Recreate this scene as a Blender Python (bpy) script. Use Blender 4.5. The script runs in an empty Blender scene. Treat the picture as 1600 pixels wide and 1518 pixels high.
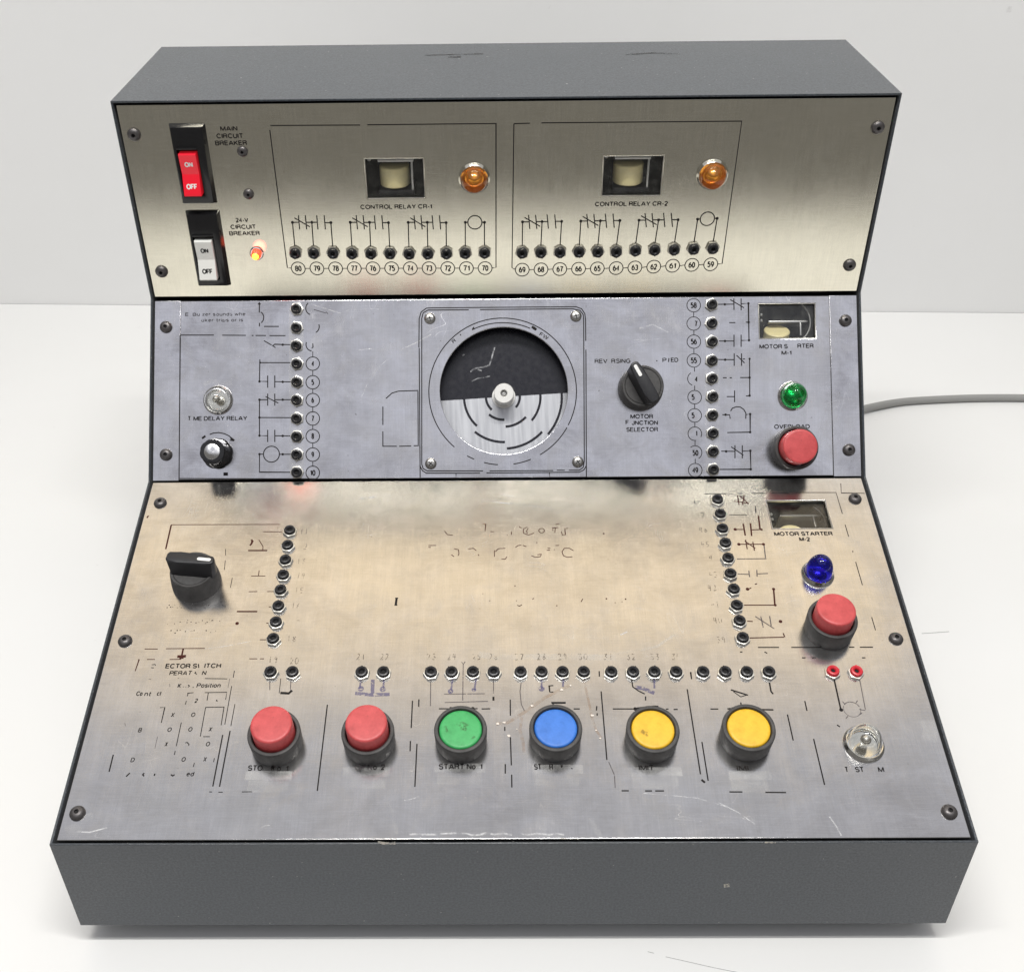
import bpy, bmesh, math, random
from mathutils import Vector, Matrix
random.seed(7)
R = math.radians
scene = bpy.context.scene
COL = scene.collection

# ------------------------------------------------------------------ camera
Z0 = 0.016                                   # height of the case bottom above the table (rubber feet)
CAM = Vector((-0.00840437, -0.354153, 0.554963 + Z0))
PITCH, YAW, ROLL, FOC, CX, CY = 0.622069, 0.0126964, -0.0139056, 1710.746, 753.357, 759.0
fw = Vector((-math.sin(YAW) * math.cos(PITCH), math.cos(YAW) * math.cos(PITCH), -math.sin(PITCH)))
rt0 = Vector((math.cos(YAW), math.sin(YAW), 0))
up0 = rt0.cross(fw)
RT = rt0 * math.cos(ROLL) + up0 * math.sin(ROLL)
UPV = up0 * math.cos(ROLL) - rt0 * math.sin(ROLL)
cd = bpy.data.cameras.new('camera')
cam = bpy.data.objects.new('camera', cd)
COL.objects.link(cam)
cam.matrix_world = Matrix(((RT.x, UPV.x, -fw.x, CAM.x), (RT.y, UPV.y, -fw.y, CAM.y), (RT.z, UPV.z, -fw.z, CAM.z), (0, 0, 0, 1)))
cd.sensor_fit = 'HORIZONTAL'
cd.sensor_width = 36
cd.lens = FOC / 1600 * 36
cd.shift_x = (800 - CX) / 1600
cd.clip_start, cd.clip_end = 0.01, 50
scene.camera = cam

# ------------------------------------------------------------------ light
w = bpy.data.worlds.new('World')
scene.world = w
w.use_nodes = True
w.node_tree.nodes['Background'].inputs[0].default_value = (1.0, 0.96, 0.90, 1)
w.node_tree.nodes['Background'].inputs[1].default_value = 0.165


def area(name, loc, target, sx, sy, power, color):
    l = bpy.data.lights.new(name, 'AREA')
    l.shape = 'RECTANGLE'
    l.size, l.size_y, l.energy, l.color = sx, sy, power, color
    o = bpy.data.objects.new(name, l)
    COL.objects.link(o)
    o.location = loc
    o.rotation_euler = (Vector(target) - Vector(loc)).to_track_quat('-Z', 'Y').to_euler()
    return o


# two fluorescent tubes that run along the bench, the pale ceiling they hang from, and a warm light added to tint the lower panel's reflection
area('tube_lamp', (-0.10, -0.16, 1.95), (-0.10, -0.161, 0), 1.25, 0.05, 23, (1.0, 0.985, 0.95))
area('tube_lamp', (0.08, -0.32, 1.98), (0.08, -0.321, 0), 1.25, 0.05, 8, (1.0, 0.985, 0.95))
area('warm_fill', (0.0, 1.02, 1.62), (0, 0.15, 0.25), 1.9, 0.85, 3.9, (1.0, 0.67, 0.17))
area('ceiling_lamp', (0.0, -0.45, 2.05), (0, -0.449, 0), 4.0, 4.0, 27, (0.86, 0.89, 1.0))

vs = scene.view_settings
vs.view_transform = 'Standard'
vs.look = 'None'
vs.exposure = 0.03
vs.gamma = 1
vs.use_curve_mapping = False
scene.cycles.max_bounces = 10
scene.cycles.transmission_bounces = 8
scene.cycles.transparent_max_bounces = 12

# ------------------------------------------------------------------ console profile (side view: y back, z up)
W = 0.483
HW = W / 2
A = Vector((0, 0))
B = Vector((0, 0.07258))
C = B + Vector((0.247593, 0.056673))
D = C + Vector((0.078798, 0.096912))
E_ = D + Vector((-0.000091, 0.13214))
F_ = E_ + Vector((0.129454, 0))
G = Vector((F_.x, 0))
FACE = -0.0008                                # the panels lie just below the edges of the case


class Panel:
    def __init__(s, P0, P1, face=FACE):
        s.L = (P1 - P0).length
        s.t = (P1 - P0) / s.L
        s.n = Vector((-s.t.y, s.t.x))
        s.o = P0 + s.n * face
        o3 = Vector((0, s.o.x, s.o.y + Z0))
        s.M = Matrix(((1, 0, 0, 0), (0, s.t.x, s.n.x, o3.y), (0, s.t.y, s.n.y, o3.z), (0, 0, 0, 1)))

    def uv(s, px, py, off=0.0):               # where the ray through a photo pixel meets this panel (raised by off)
        d = fw + RT * ((px - CX) / FOC) - UPV * ((py - CY) / FOC)
        n = Vector((0, s.n.x, s.n.y))
        p0 = Vector((0, s.o.x, s.o.y + Z0)) + n * off
        k = (p0 - CAM).dot(n) / d.dot(n)
        q = CAM + d * k
        return q.x, (q - p0).dot(Vector((0, s.t.x, s.t.y)))


LO, MI, UP, FR, TP = Panel(B, C), Panel(C, D), Panel(D, E_), Panel(A, B, 0), Panel(E_, F_, 0)


def table_pt(px, py, z=0.0):
    d = fw + RT * ((px - CX) / FOC) - UPV * ((py - CY) / FOC)
    return CAM + d * ((z - CAM.z) / d.z)


# ------------------------------------------------------------------ materials
def mat(name):
    m = bpy.data.materials.new(name)
    m.use_nodes = True
    nt = m.node_tree
    return m, nt, nt.nodes['Principled BSDF'], nt.nodes['Material Output']


def simple(name, col, rough=0.5, metal=0.0, spec=0.5, bump=None, vary=0.0, mott=0.0):
    m, nt, b, out = mat(name)
    b.inputs['Base Color'].default_value = (*col, 1)
    b.inputs['Roughness'].default_value = rough
    b.inputs['Metallic'].default_value = metal
    b.inputs['Specular IOR Level'].default_value = spec
    if bump or vary:
        tc = nt.nodes.new('ShaderNodeTexCoord')
        n = nt.nodes.new('ShaderNodeTexNoise')
        n.inputs['Scale'].default_value = bump[0] if bump else 300
        n.inputs['Detail'].default_value = 4
        nt.links.new(tc.outputs['Object'], n.inputs['Vector'])
        if bump:
            bp = nt.nodes.new('ShaderNodeBump')
            bp.inputs['Strength'].default_value = bump[1]
            bp.inputs['Distance'].default_value = 0.0004
            nt.links.new(n.outputs['Fac'], bp.inputs['Height'])
            nt.links.new(bp.outputs['Normal'], b.inputs['Normal'])
        if vary:
            mr = nt.nodes.new('ShaderNodeMapRange')
            mr.inputs[1].default_value, mr.inputs[2].default_value = 0.3, 0.7
            mr.inputs[3].default_value, mr.inputs[4].default_value = rough - vary, rough + vary
            nt.links.new(n.outputs['Fac'], mr.inputs[0])
            nt.links.new(mr.outputs[0], b.inputs['Roughness'])
    if mott:
        h = NT(nt)
        dk = tuple(c * (1 - mott) for c in col)
        lt = tuple(min(1, c * (1 + mott * 0.5) + 0.02) for c in col)
        c1 = h.mix(h.rng(h.noise(130, detail=6, rough=0.7), 0.35, 0.7, 0, 1), lt, dk)
        sp = h.rng(h.noise(900, detail=2), 0.70, 0.76, 0, 0.5)
        nt.links.new(h.mix(sp, c1, tuple(c * 0.4 for c in col)), b.inputs['Base Color'])
    return m


class NT:
    """small helper for node graphs"""
    def __init__(s, nt):
        s.nt = nt
        s.tc = nt.nodes.new('ShaderNodeTexCoord')

    def noise(s, scale, vec=None, detail=4, stretch=None, rough=0.5, dist=0.0, rot=0, off=(0, 0, 0)):
        n = s.nt.nodes.new('ShaderNodeTexNoise')
        n.inputs['Scale'].default_value = scale
        n.inputs['Detail'].default_value = detail
        n.inputs['Roughness'].default_value = rough
        n.inputs['Distortion'].default_value = dist
        mp = s.nt.nodes.new('ShaderNodeMapping')
        mp.inputs['Scale'].default_value = stretch or (1, 1, 1)
        mp.inputs['Rotation'].default_value = (0, 0, rot)
        mp.inputs['Location'].default_value = off
        s.nt.links.new(s.tc.outputs['Object'], mp.inputs['Vector'])
        s.nt.links.new(mp.outputs[0], n.inputs['Vector'])
        return n.outputs['Fac']

    def rng(s, v, a, b, c, d):
        m = s.nt.nodes.new('ShaderNodeMapRange')
        for i, x in enumerate((a, b, c, d)):
            m.inputs[i + 1].default_value = x
        s.nt.links.new(v, m.inputs[0])
        return m.outputs[0]

    def op(s, o, a, b=None):
        m = s.nt.nodes.new('ShaderNodeMath')
        m.operation = o
        for i, x in enumerate((a, b)):
            if x is None:
                continue
            if isinstance(x, (int, float)):
                m.inputs[i].default_value = x
            else:
                s.nt.links.new(x, m.inputs[i])
        return m.outputs[0]

    def mix(s, f, a, b):
        m = s.nt.nodes.new('ShaderNodeMix')
        m.data_type = 'RGBA'
        for sock, x in ((m.inputs[0], f), (m.inputs[6], a), (m.inputs[7], b)):
            if isinstance(x, tuple):
                sock.default_value = (*x, 1)
            elif isinstance(x, (int, float)):
                sock.default_value = x
            else:
                s.nt.links.new(x, sock)
        return m.outputs[2]

    def line(s, v, mid, wdt):                  # thin contour of a noise: hairline
        return s.rng(s.op('ABSOLUTE', s.op('SUBTRACT', v, mid)), 0.0, wdt, 1.0, 0.0)


def brushed(name, r0, r1, grime, scratch, seed, tint=(1, 1, 1), wave=14.0, fib=1.0):
    m, nt, b, out = mat(name)
    h = NT(nt)
    o = (seed, seed * 1.7, 0)
    grain = h.noise(1.0, stretch=(3200, 70, 1), detail=2, off=o)
    grain2 = h.noise(1.0, stretch=(90, 2600, 1), detail=2, off=o)
    big = h.noise(11, detail=6, rough=0.6, dist=0.6, off=o)
    med = h.noise(45, detail=5, rough=0.65, dist=1.0, off=o)
    smear = h.noise(1.0, stretch=(45, 16, 1), detail=4, dist=0.8, off=o)
    rough = h.rng(big, 0.3, 0.7, r0, r1)
    rough = h.op('ADD', rough, h.rng(grain, 0.3, 0.7, -0.02 * fib, 0.02 * fib))
    rough = h.op('ADD', rough, h.rng(smear, 0.45, 0.75, 0.0, 0.05 * grime))
    rough = h.op('ADD', rough, h.rng(med, 0.5, 0.75, 0.0, 0.05 * grime))
    # hairline scratches
    s1 = h.line(h.noise(1.0, stretch=(9, 60, 1), rot=0.35, detail=1, dist=0.3, off=o), 0.5, 0.0022)
    s2 = h.line(h.noise(1.0, stretch=(14, 85, 1), rot=-0.7, detail=1, dist=0.5, off=(3 + seed, 1, 0)), 0.47, 0.0022)
    s3 = h.line(h.noise(1.0, stretch=(85, 16, 1), rot=0.15, detail=1, dist=0.6, off=(7, seed, 0)), 0.53, 0.0025)
    mask = h.rng(h.noise(28, detail=3, off=(seed, 9, 2)), 0.52, 0.62, 0, 1)
    sc = h.op('MULTIPLY', h.op('MAXIMUM', h.op('MAXIMUM', s1, s2), s3), h.op('MULTIPLY', mask, scratch))
    # short nicks
    vo = nt.nodes.new('ShaderNodeTexVoronoi')
    vo.inputs['Scale'].default_value = 1
    mp = nt.nodes.new('ShaderNodeMapping')
    mp.inputs['Scale'].default_value = (210, 120, 1)
    mp.inputs['Rotation'].default_value = (0, 0, 0.5)
    nt.links.new(h.tc.outputs['Object'], mp.inputs[0])
    nt.links.new(mp.outputs[0], vo.inputs['Vector'])
    nick = h.op('MULTIPLY', h.rng(vo.outputs['Distance'], 0.02, 0.05, 1, 0), h.op('MULTIPLY', h.rng(h.noise(33, off=(seed, 2, 5)), 0.53, 0.6, 0, 1), scratch))
    sc = h.op('MAXIMUM', sc, nick)
    col = h.mix(h.rng(big, 0.32, 0.68, 0, 1), (0.74, 0.73, 0.71), (0.74 - 0.22 * grime, 0.73 - 0.22 * grime, 0.71 - 0.20 * grime))
    cloud = h.noise(1.0, stretch=(34, 46, 1), detail=8, rough=0.72, dist=0.5, off=(seed * 2, 3, 0))
    col = h.mix(h.rng(cloud, 0.40, 0.66, 0, 0.62 * grime), col, (0.86, 0.86, 0.88))  # pale patches: uneven reflection of the wavy sheet, with grime, put into the colour
    streak = h.noise(1.0, stretch=(260, 9, 1), detail=3, rough=0.6, off=(seed, 5, 0))
    col = h.mix(h.rng(streak, 0.35, 0.65, 0, 0.22 * fib), col, (0.52, 0.52, 0.52))
    fibre = h.noise(1.0, stretch=(1500, 60, 1), detail=2, off=(seed, 7, 0))
    col = h.mix(h.rng(fibre, 0.3, 0.7, 0, 0.24), col, (0.48, 0.48, 0.48))
    weft = h.noise(1.0, stretch=(60, 1500, 1), detail=2, off=(seed, 8, 0))
    col = h.mix(h.rng(weft, 0.45, 0.7, 0, 0.16), col, (0.90, 0.90, 0.90))
    col = h.mix(h.rng(med, 0.52, 0.72, 0, 0.22 * grime), col, (0.50, 0.48, 0.45))
    col = h.mix(h.rng(smear, 0.5, 0.8, 0, 0.2 * grime), col, (0.80, 0.79, 0.78))
    spots = h.rng(h.noise(260, detail=2, off=(seed, 4, 1)), 0.74, 0.79, 0, 0.5 * grime)
    col = h.mix(spots, col, (0.20, 0.18, 0.15))
    col = h.mix(sc, col, (0.92, 0.92, 0.92))
    rough = h.op('ADD', rough, h.op('MULTIPLY', sc, 0.25))
    bp = nt.nodes.new('ShaderNodeBump')
    bp.inputs['Strength'].default_value = 0.05
    bp.inputs['Distance'].default_value = 0.0003
    hgt = h.op('ADD', h.op('MULTIPLY', grain, 0.7), h.op('MULTIPLY', grain2, 0.3))
    hgt = h.op('ADD', hgt, h.op('MULTIPLY', h.noise(1.0, stretch=(14, 9, 1), detail=2, off=(seed, 6, 3)), wave))
    nt.links.new(hgt, bp.inputs['Height'])
    # rolled sheet metal scatters in a tight lobe without long tails
    gl = nt.nodes.new('ShaderNodeBsdfGlossy')
    gl.distribution = 'BECKMANN'
    nt.links.new(h.mix(1.0, tint, col), gl.inputs['Color'])
    gl.inputs['Color'].links[0].from_node.blend_type = 'MULTIPLY'
    nt.links.new(rough, gl.inputs['Roughness'])
    nt.links.new(bp.outputs[0], gl.inputs['Normal'])
    di = nt.nodes.new('ShaderNodeBsdfDiffuse')
    nt.links.new(col, di.inputs['Color'])
    mx = nt.nodes.new('ShaderNodeMixShader')
    nt.links.new(h.op('ADD', h.op('MULTIPLY', sc, 0.35), h.rng(med, 0.45, 0.75, 0.03, 0.03 + 0.07 * grime)), mx.inputs[0])
    nt.links.new(gl.outputs[0], mx.inputs[1])
    nt.links.new(di.outputs[0], mx.inputs[2])
    nt.links.new(mx.outputs[0], out.inputs[0])
    return m


def ink_mat(name, col, cover, scale, rough=0.6, amax=1.0):
    """printing ink on bare metal; cover < 1 means partly rubbed off in patches"""
    m, nt, b, out = mat(name)
    b.inputs['Base Color'].default_value = (*col, 1)
    b.inputs['Roughness'].default_value = rough
    b.inputs['Specular IOR Level'].default_value = 0.15
    h = NT(nt)
    n = h.noise(scale, detail=3, rough=0.7)
    t = 0.5 + (cover - 0.5) * 0.55
    f = h.rng(n, t - 0.02, t + 0.03, amax, 0.0)
    tr = nt.nodes.new('ShaderNodeBsdfTransparent')
    mx = nt.nodes.new('ShaderNodeMixShader')
    nt.links.new(f, mx.inputs[0])
    nt.links.new(tr.outputs[0], mx.inputs[1])
    nt.links.new(b.outputs[0], mx.inputs[2])
    nt.links.new(mx.outputs[0], out.inputs[0])
    return m


def film_mat(name, col, rough, alpha, scale=60, metal=0.0):
    m, nt, b, out = mat(name)
    b.inputs['Base Color'].default_value = (*col, 1)
    b.inputs['Roughness'].default_value = rough
    b.inputs['Metallic'].default_value = metal
    h = NT(nt)
    f = h.rng(h.noise(scale, detail=5, rough=0.7), 0.38, 0.62, 0.0, alpha)
    tr = nt.nodes.new('ShaderNodeBsdfTransparent')
    mx = nt.nodes.new('ShaderNodeMixShader')
    nt.links.new(f, mx.inputs[0])
    nt.links.new(tr.outputs[0], mx.inputs[1])
    nt.links.new(b.outputs[0], mx.inputs[2])
    nt.links.new(mx.outputs[0], out.inputs[0])
    return m


def paint_mat():
    m, nt, b, out = mat('grey_case_paint')
    h = NT(nt)
    fine = h.noise(750, detail=4, rough=0.75)
    big = h.noise(9, detail=5, dist=0.5)
    col = h.mix(h.rng(big, 0.3, 0.7, 0, 1), (0.048, 0.058, 0.070), (0.060, 0.069, 0.080))
    col = h.mix(h.rng(fine, 0.40, 0.60, 0, 0.75), col, (0.020, 0.025, 0.032))
    col = h.mix(h.rng(h.noise(420, detail=2, off=(3, 3, 3)), 0.73, 0.77, 0, 0.6), col, (0.40, 0.39, 0.36))
    nt.links.new(col, b.inputs['Base Color'])
    b.inputs['Roughness'].default_value = 0.27
    b.inputs['Specular IOR Level'].default_value = 0.5
    b.inputs['Sheen Weight'].default_value = 0.25
    b.inputs['Sheen Roughness'].default_value = 0.35
    bp = nt.nodes.new('ShaderNodeBump')
    bp.inputs['Strength'].default_value = 0.35
    bp.inputs['Distance'].default_value = 0.0003
    nt.links.new(fine, bp.inputs['Height'])
    nt.links.new(bp.outputs[0], b.inputs['Normal'])
    return m


def lens_mat(name, col, trans=0.9, rough=0.06):
    m, nt, b, out = mat(name)
    b.inputs['Base Color'].default_value = (*col, 1)
    b.inputs['Roughness'].default_value = rough
    b.inputs['Transmission Weight'].default_value = trans
    b.inputs['IOR'].default_value = 1.46
    return m


def pane_mat():
    m, nt, b, out = mat('clear_pane')
    tr = nt.nodes.new('ShaderNodeBsdfTransparent')
    gl = nt.nodes.new('ShaderNodeBsdfGlossy')
    gl.inputs['Roughness'].default_value = 0.08
    di = nt.nodes.new('ShaderNodeBsdfDiffuse')
    di.inputs[0].default_value = (0.6, 0.6, 0.55, 1)
    h = NT(nt)
    m1 = nt.nodes.new('ShaderNodeMixShader')
    m1.inputs[0].default_value = 0.035
    m2 = nt.nodes.new('ShaderNodeMixShader')
    nt.links.new(tr.outputs[0], m1.inputs[1])
    nt.links.new(gl.outputs[0], m1.inputs[2])
    nt.links.new(h.rng(h.noise(160, detail=5, rough=0.7), 0.45, 0.75, 0.005, 0.06), m2.inputs[0])
    nt.links.new(m1.outputs[0], m2.inputs[1])
    nt.links.new(di.outputs[0], m2.inputs[2])
    nt.links.new(m2.outputs[0], out.inputs[0])
    return m


def emit_mat(name, col, strength, base):
    m, nt, b, out = mat(name)
    b.inputs['Base Color'].default_value = (*base, 1)
    b.inputs['Roughness'].default_value = 0.25
    b.inputs['Emission Color'].default_value = (*col, 1)
    b.inputs['Emission Strength'].default_value = strength
    return m


def white_mat(name, c0, c1, rough, bump):
    m, nt, b, out = mat(name)
    h = NT(nt)
    col = h.mix(h.rng(h.noise(3.2, detail=5, dist=0.4), 0.3, 0.7, 0, 1), c0, c1)
    col = h.mix(h.rng(h.noise(70, detail=3), 0.74, 0.79, 0, 0.25), col, (0.45, 0.44, 0.42))
    nt.links.new(col, b.inputs['Base Color'])
    b.inputs['Roughness'].default_value = rough
    b.inputs['Specular IOR Level'].default_value = 0.35
    bp = nt.nodes.new('ShaderNodeBump')
    bp.inputs['Strength'].default_value = bump
    bp.inputs['Distance'].default_value = 0.0008
    nt.links.new(h.noise(55, detail=6), bp.inputs['Height'])
    nt.links.new(bp.outputs[0], b.inputs['Normal'])
    return m


M = dict(
    paint=paint_mat(),
    alu_up=brushed('brushed_aluminium', 0.155, 0.170, 0.3, 0.10, 1.3, (1.18, 1.14, 0.97), 4.0, 0.4),
    alu_mid=brushed('scratched_aluminium', 0.18, 0.26, 1.35, 0.36, 4.1, (0.93, 0.93, 0.97), 20.0),
    alu_low=brushed('worn_aluminium', 0.185, 0.225, 0.9, 0.24, 8.6, (0.83, 0.82, 0.81), 10.0),
    ink=ink_mat('black_ink', (0.012, 0.010, 0.010), 0.97, 260),
    ink_worn=ink_mat('worn_black_ink', (0.014, 0.011, 0.010), 0.72, 420),
    ink_red=ink_mat('brown_ink', (0.055, 0.012, 0.008), 0.85, 300),
    pencil=ink_mat('pencil', (0.11, 0.085, 0.065), 0.55, 700, amax=0.75),
    pen=ink_mat('thin_pen', (0.10, 0.085, 0.09), 0.72, 500, amax=0.7),
    purple=ink_mat('purple_marker', (0.12, 0.11, 0.24), 0.62, 500, amax=0.5),
    faint=ink_mat('faint_pencil', (0.25, 0.25, 0.25), 0.8, 300, amax=0.45),
    strip=film_mat('label_strip', (0.80, 0.80, 0.78), 0.45, 0.28, 45),
    residue=film_mat('glue_residue', (0.40, 0.26, 0.16), 0.5, 0.30, 150),
    flake=simple('residue_flake', (0.78, 0.70, 0.62), 0.5, bump=(600, 0.5)),
    tape=film_mat('tape_residue', (0.72, 0.72, 0.70), 0.45, 0.17, 45),
    pale_scratch=film_mat('scratch_white', (0.85, 0.86, 0.88), 0.4, 0.55, 200),  # whitish film for thin scratches and wear marks
    chip=film_mat('paint_chip', (0.62, 0.58, 0.50), 0.6, 0.95, 400),
    scuff=film_mat('dark_scuff', (0.03, 0.03, 0.03), 0.6, 0.8, 120),
    black=simple('black_plastic', (0.016, 0.016, 0.018), 0.36, vary=0.08, bump=(900, 0.08)),
    dark=simple('charcoal_bezel', (0.040, 0.038, 0.037), 0.55, bump=(800, 0.15), vary=0.06, mott=0.35),
    gloss=simple('glossy_black_plastic', (0.010, 0.010, 0.011), 0.16),
    hole=simple('socket_bore', (0.004, 0.004, 0.004), 0.8),
    nut=simple('nickel_plating', (0.66, 0.64, 0.58), 0.36, 1.0, vary=0.05),
    chrome=simple('chrome', (0.80, 0.79, 0.76), 0.14, 1.0, vary=0.05),
    steel=simple('screw_steel', (0.46, 0.45, 0.43), 0.32, 1.0, bump=(900, 0.2)),
    blk_steel=simple('black_oxide', (0.105, 0.098, 0.098), 0.38, 0.6, bump=(700, 0.25), vary=0.1),
    red=simple('red_plastic', (0.56, 0.065, 0.068), 0.42, bump=(700, 0.06), vary=0.05, mott=0.20),
    redj=simple('red_socket_plastic', (0.62, 0.03, 0.045), 0.35),
    green=simple('green_plastic', (0.035, 0.38, 0.10), 0.45, bump=(700, 0.08), vary=0.08, mott=0.20),
    blue=simple('blue_plastic', (0.025, 0.17, 0.62), 0.45, bump=(700, 0.08), vary=0.05, mott=0.20),
    yellow=simple('yellow_plastic', (0.80, 0.47, 0.012), 0.45, bump=(700, 0.08), vary=0.05, mott=0.20),
    dirt=film_mat('finger_dirt', (0.08, 0.06, 0.03), 0.6, 0.42, 500),
    white=simple('white_paint', (0.85, 0.85, 0.83), 0.4),
    rock_w=simple('white_rocker', (0.88, 0.89, 0.84), 0.35),
    rock_r=emit_mat('lit_red_rocker', (1.0, 0.02, 0.03), 0.22, (0.70, 0.01, 0.03)),
    spun=simple('spun_aluminium', (0.82, 0.82, 0.82), 0.22, 1.0, vary=0.08),
    amber=lens_mat('amber_lens', (1.0, 0.42, 0.06)),
    clear=lens_mat('clear_lens', (0.96, 0.96, 0.93), 1.0, 0.02),
    lgreen=lens_mat('green_lens', (0.01, 0.50, 0.10), 0.92),
    lblue=lens_mat('blue_lens', (0.018, 0.014, 0.60), 0.92),
    led=emit_mat('lit_red_led', (1.0, 0.06, 0.02), 2.2, (0.8, 0.05, 0.03)),
    led_core=emit_mat('led_core', (1.0, 0.62, 0.05), 3.0, (0.8, 0.4, 0.05)),
    cup=simple('reflector_cup', (0.82, 0.80, 0.76), 0.25, 1.0),
    pane=pane_mat(),
    coil=simple('cream_coil_tape', (0.76, 0.67, 0.36), 0.5, bump=(300, 0.2)),
    inside=simple('compartment_black', (0.012, 0.012, 0.014), 0.6),
    relay_metal=simple('relay_frame_metal', (0.52, 0.52, 0.50), 0.35, 0.9),
    dial_black=simple('dial_black', (0.008, 0.008, 0.014), 0.28, vary=0.06),
    dial_silver=None,
    hub=simple('hub_white', (0.78, 0.77, 0.74), 0.33, 0.25),
    cord=simple('grey_cord_rubber', (0.30, 0.30, 0.29), 0.5, bump=(300, 0.1)),
    rubber=simple('rubber_foot', (0.02, 0.02, 0.02), 0.7),
    table=white_mat('white_laminate', (0.80, 0.80, 0.785), (0.83, 0.83, 0.82), 0.42, 0.05),
    wall=white_mat('white_wall_paint', (0.88, 0.88, 0.87), (0.91, 0.91, 0.905), 0.7, 0.12),
)


def dial_silver():
    m, nt, b, out = mat('dial_silver')
    h = NT(nt)
    g = h.noise(1.0, stretch=(420, 25, 1), detail=3)
    nt.links.new(h.mix(h.rng(g, 0.35, 0.65, 0, 1), (0.50, 0.51, 0.54), (0.62, 0.63, 0.66)), b.inputs['Base Color'])
    nt.links.new(h.rng(g, 0.3, 0.7, 0.32, 0.42), b.inputs['Roughness'])
    b.inputs['Metallic'].default_value = 0.35
    return m


M['dial_silver'] = dial_silver()
b_ = M['spun'].node_tree.nodes['Principled BSDF']
b_.inputs['Anisotropic'].default_value = 0.85
tg = M['spun'].node_tree.nodes.new('ShaderNodeTangent')
tg.direction_type, tg.axis = 'RADIAL', 'Z'
M['spun'].node_tree.links.new(tg.outputs[0], b_.inputs['Tangent'])


# ------------------------------------------------------------------ mesh helpers
def finish(bm, name, smooth=35):
    bmesh.ops.recalc_face_normals(bm, faces=bm.faces)
    me = bpy.data.meshes.new(name)
    bm.to_mesh(me)
    bm.free()
    if smooth:
        for p in me.polygons:
            p.use_smooth = True
        me.set_sharp_from_angle(angle=R(smooth))
    return me


def lathe(bm, prof, seg=32, c=(0, 0), a0=0.0, squash=None):
    """prof: (r, z) from the axis outwards or along; closes at r=0"""
    rings = []
    for r, z in prof:
        if r < 1e-7:
            rings.append([bm.verts.new((c[0], c[1], z))])
        else:
            ring = []
            for i in range(seg):
                a = a0 + 2 * math.pi * i / seg
                k = squash(a, r, z) if squash else 1.0
                ring.append(bm.verts.new((c[0] + r * k * math.cos(a), c[1] + r * k * math.sin(a), z)))
            rings.append(ring)
    for p, q in zip(rings, rings[1:]):
        for i in range(seg):
            j = (i + 1) % seg
            if len(p) == 1 and len(q) == 1:
                break
            if len(p) == 1:
                bm.faces.new((p[0], q[i], q[j]))
            elif len(q) == 1:
                bm.faces.new((p[i], p[j], q[0]))
            else:
                bm.faces.new((p[i], p[j], q[j], q[i]))
    return rings


def box(bm, x0, x1, y0, y1, z0, z1, bev=0.0):
    v = [bm.verts.new(p) for p in ((x0, y0, z0), (x1, y0, z0), (x1, y1, z0), (x0, y1, z0), (x0, y0, z1), (x1, y0, z1), (x1, y1, z1), (x0, y1, z1))]
    fs = [bm.faces.new([v[i] for i in f]) for f in ((3, 2, 1, 0), (4, 5, 6, 7), (0, 1, 5, 4), (1, 2, 6, 5), (2, 3, 7, 6), (3, 0, 4, 7))]
    if bev:
        es = list({e for f in fs for e in f.edges})
        bmesh.ops.bevel(bm, geom=es, offset=bev, segments=2, profile=0.7, affect='EDGES')


def prism(bm, pts, z0, z1, bev=0.0, bevseg=2):
    lo = [bm.verts.new((x, y, z0)) for x, y in pts]
    hi = [bm.verts.new((x, y, z1)) for x, y in pts]
    bm.faces.new(lo[::-1])
    top = bm.faces.new(hi)
    n = len(pts)
    for i in range(n):
        j = (i + 1) % n
        bm.faces.new((lo[i], lo[j], hi[j], hi[i]))
    if bev:
        bmesh.ops.bevel(bm, geom=list(top.edges), offset=bev, segments=bevseg, profile=0.6, affect='EDGES')


def disc(bm, x, y, r, z=0.0, seg=14):
    bm.faces.new([bm.verts.new((x + r * math.cos(2 * math.pi * i / seg), y + r * math.sin(2 * math.pi * i / seg), z)) for i in range(seg)])


def ribbon(bm, pts, wd, z=0.0, closed=False):
    n = len(pts)
    L, Rr = [], []
    for i, (x, y) in enumerate(pts):
        if closed:
            p, q = pts[i - 1], pts[(i + 1) % n]
        else:
            p, q = pts[max(0, i - 1)], pts[min(n - 1, i + 1)]
        dx, dy = q[0] - p[0], q[1] - p[1]
        l = math.hypot(dx, dy) or 1
        nx, ny = -dy / l * wd / 2, dx / l * wd / 2
        if 0 < i < n - 1 or closed:                         # mitre
            a = Vector((x - p[0], y - p[1]))
            if a.length > 1e-9:
                a.normalize()
                c = abs(a.x * dx / l + a.y * dy / l)
                k = min(1.5, 1 / max(c, 0.5))
                nx, ny = nx * k, ny * k
        L.append(bm.verts.new((x + nx, y + ny, z)))
        Rr.append(bm.verts.new((x - nx, y - ny, z)))
    for i in range(n if closed else n - 1):
        j = (i + 1) % n
        bm.faces.new((Rr[i], Rr[j], L[j], L[i]))


def arc(cx, cy, r, a0, a1, n=20):
    return [(cx + r * math.cos(R(a0 + (a1 - a0) * i / n)), cy + r * math.sin(R(a0 + (a1 - a0) * i / n))) for i in range(n + 1)]


# ------------------------------------------------------------------ object helpers
ROOT_LOC = Vector((0, 0.22, 0))
root = bpy.data.objects.new('trainer_console', None)
COL.objects.link(root)
root.location = ROOT_LOC
root.empty_display_size = 0.1
root['label'] = 'dark grey motor control trainer console with worn aluminium panels on a white table'
root['category'] = 'control console'


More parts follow.
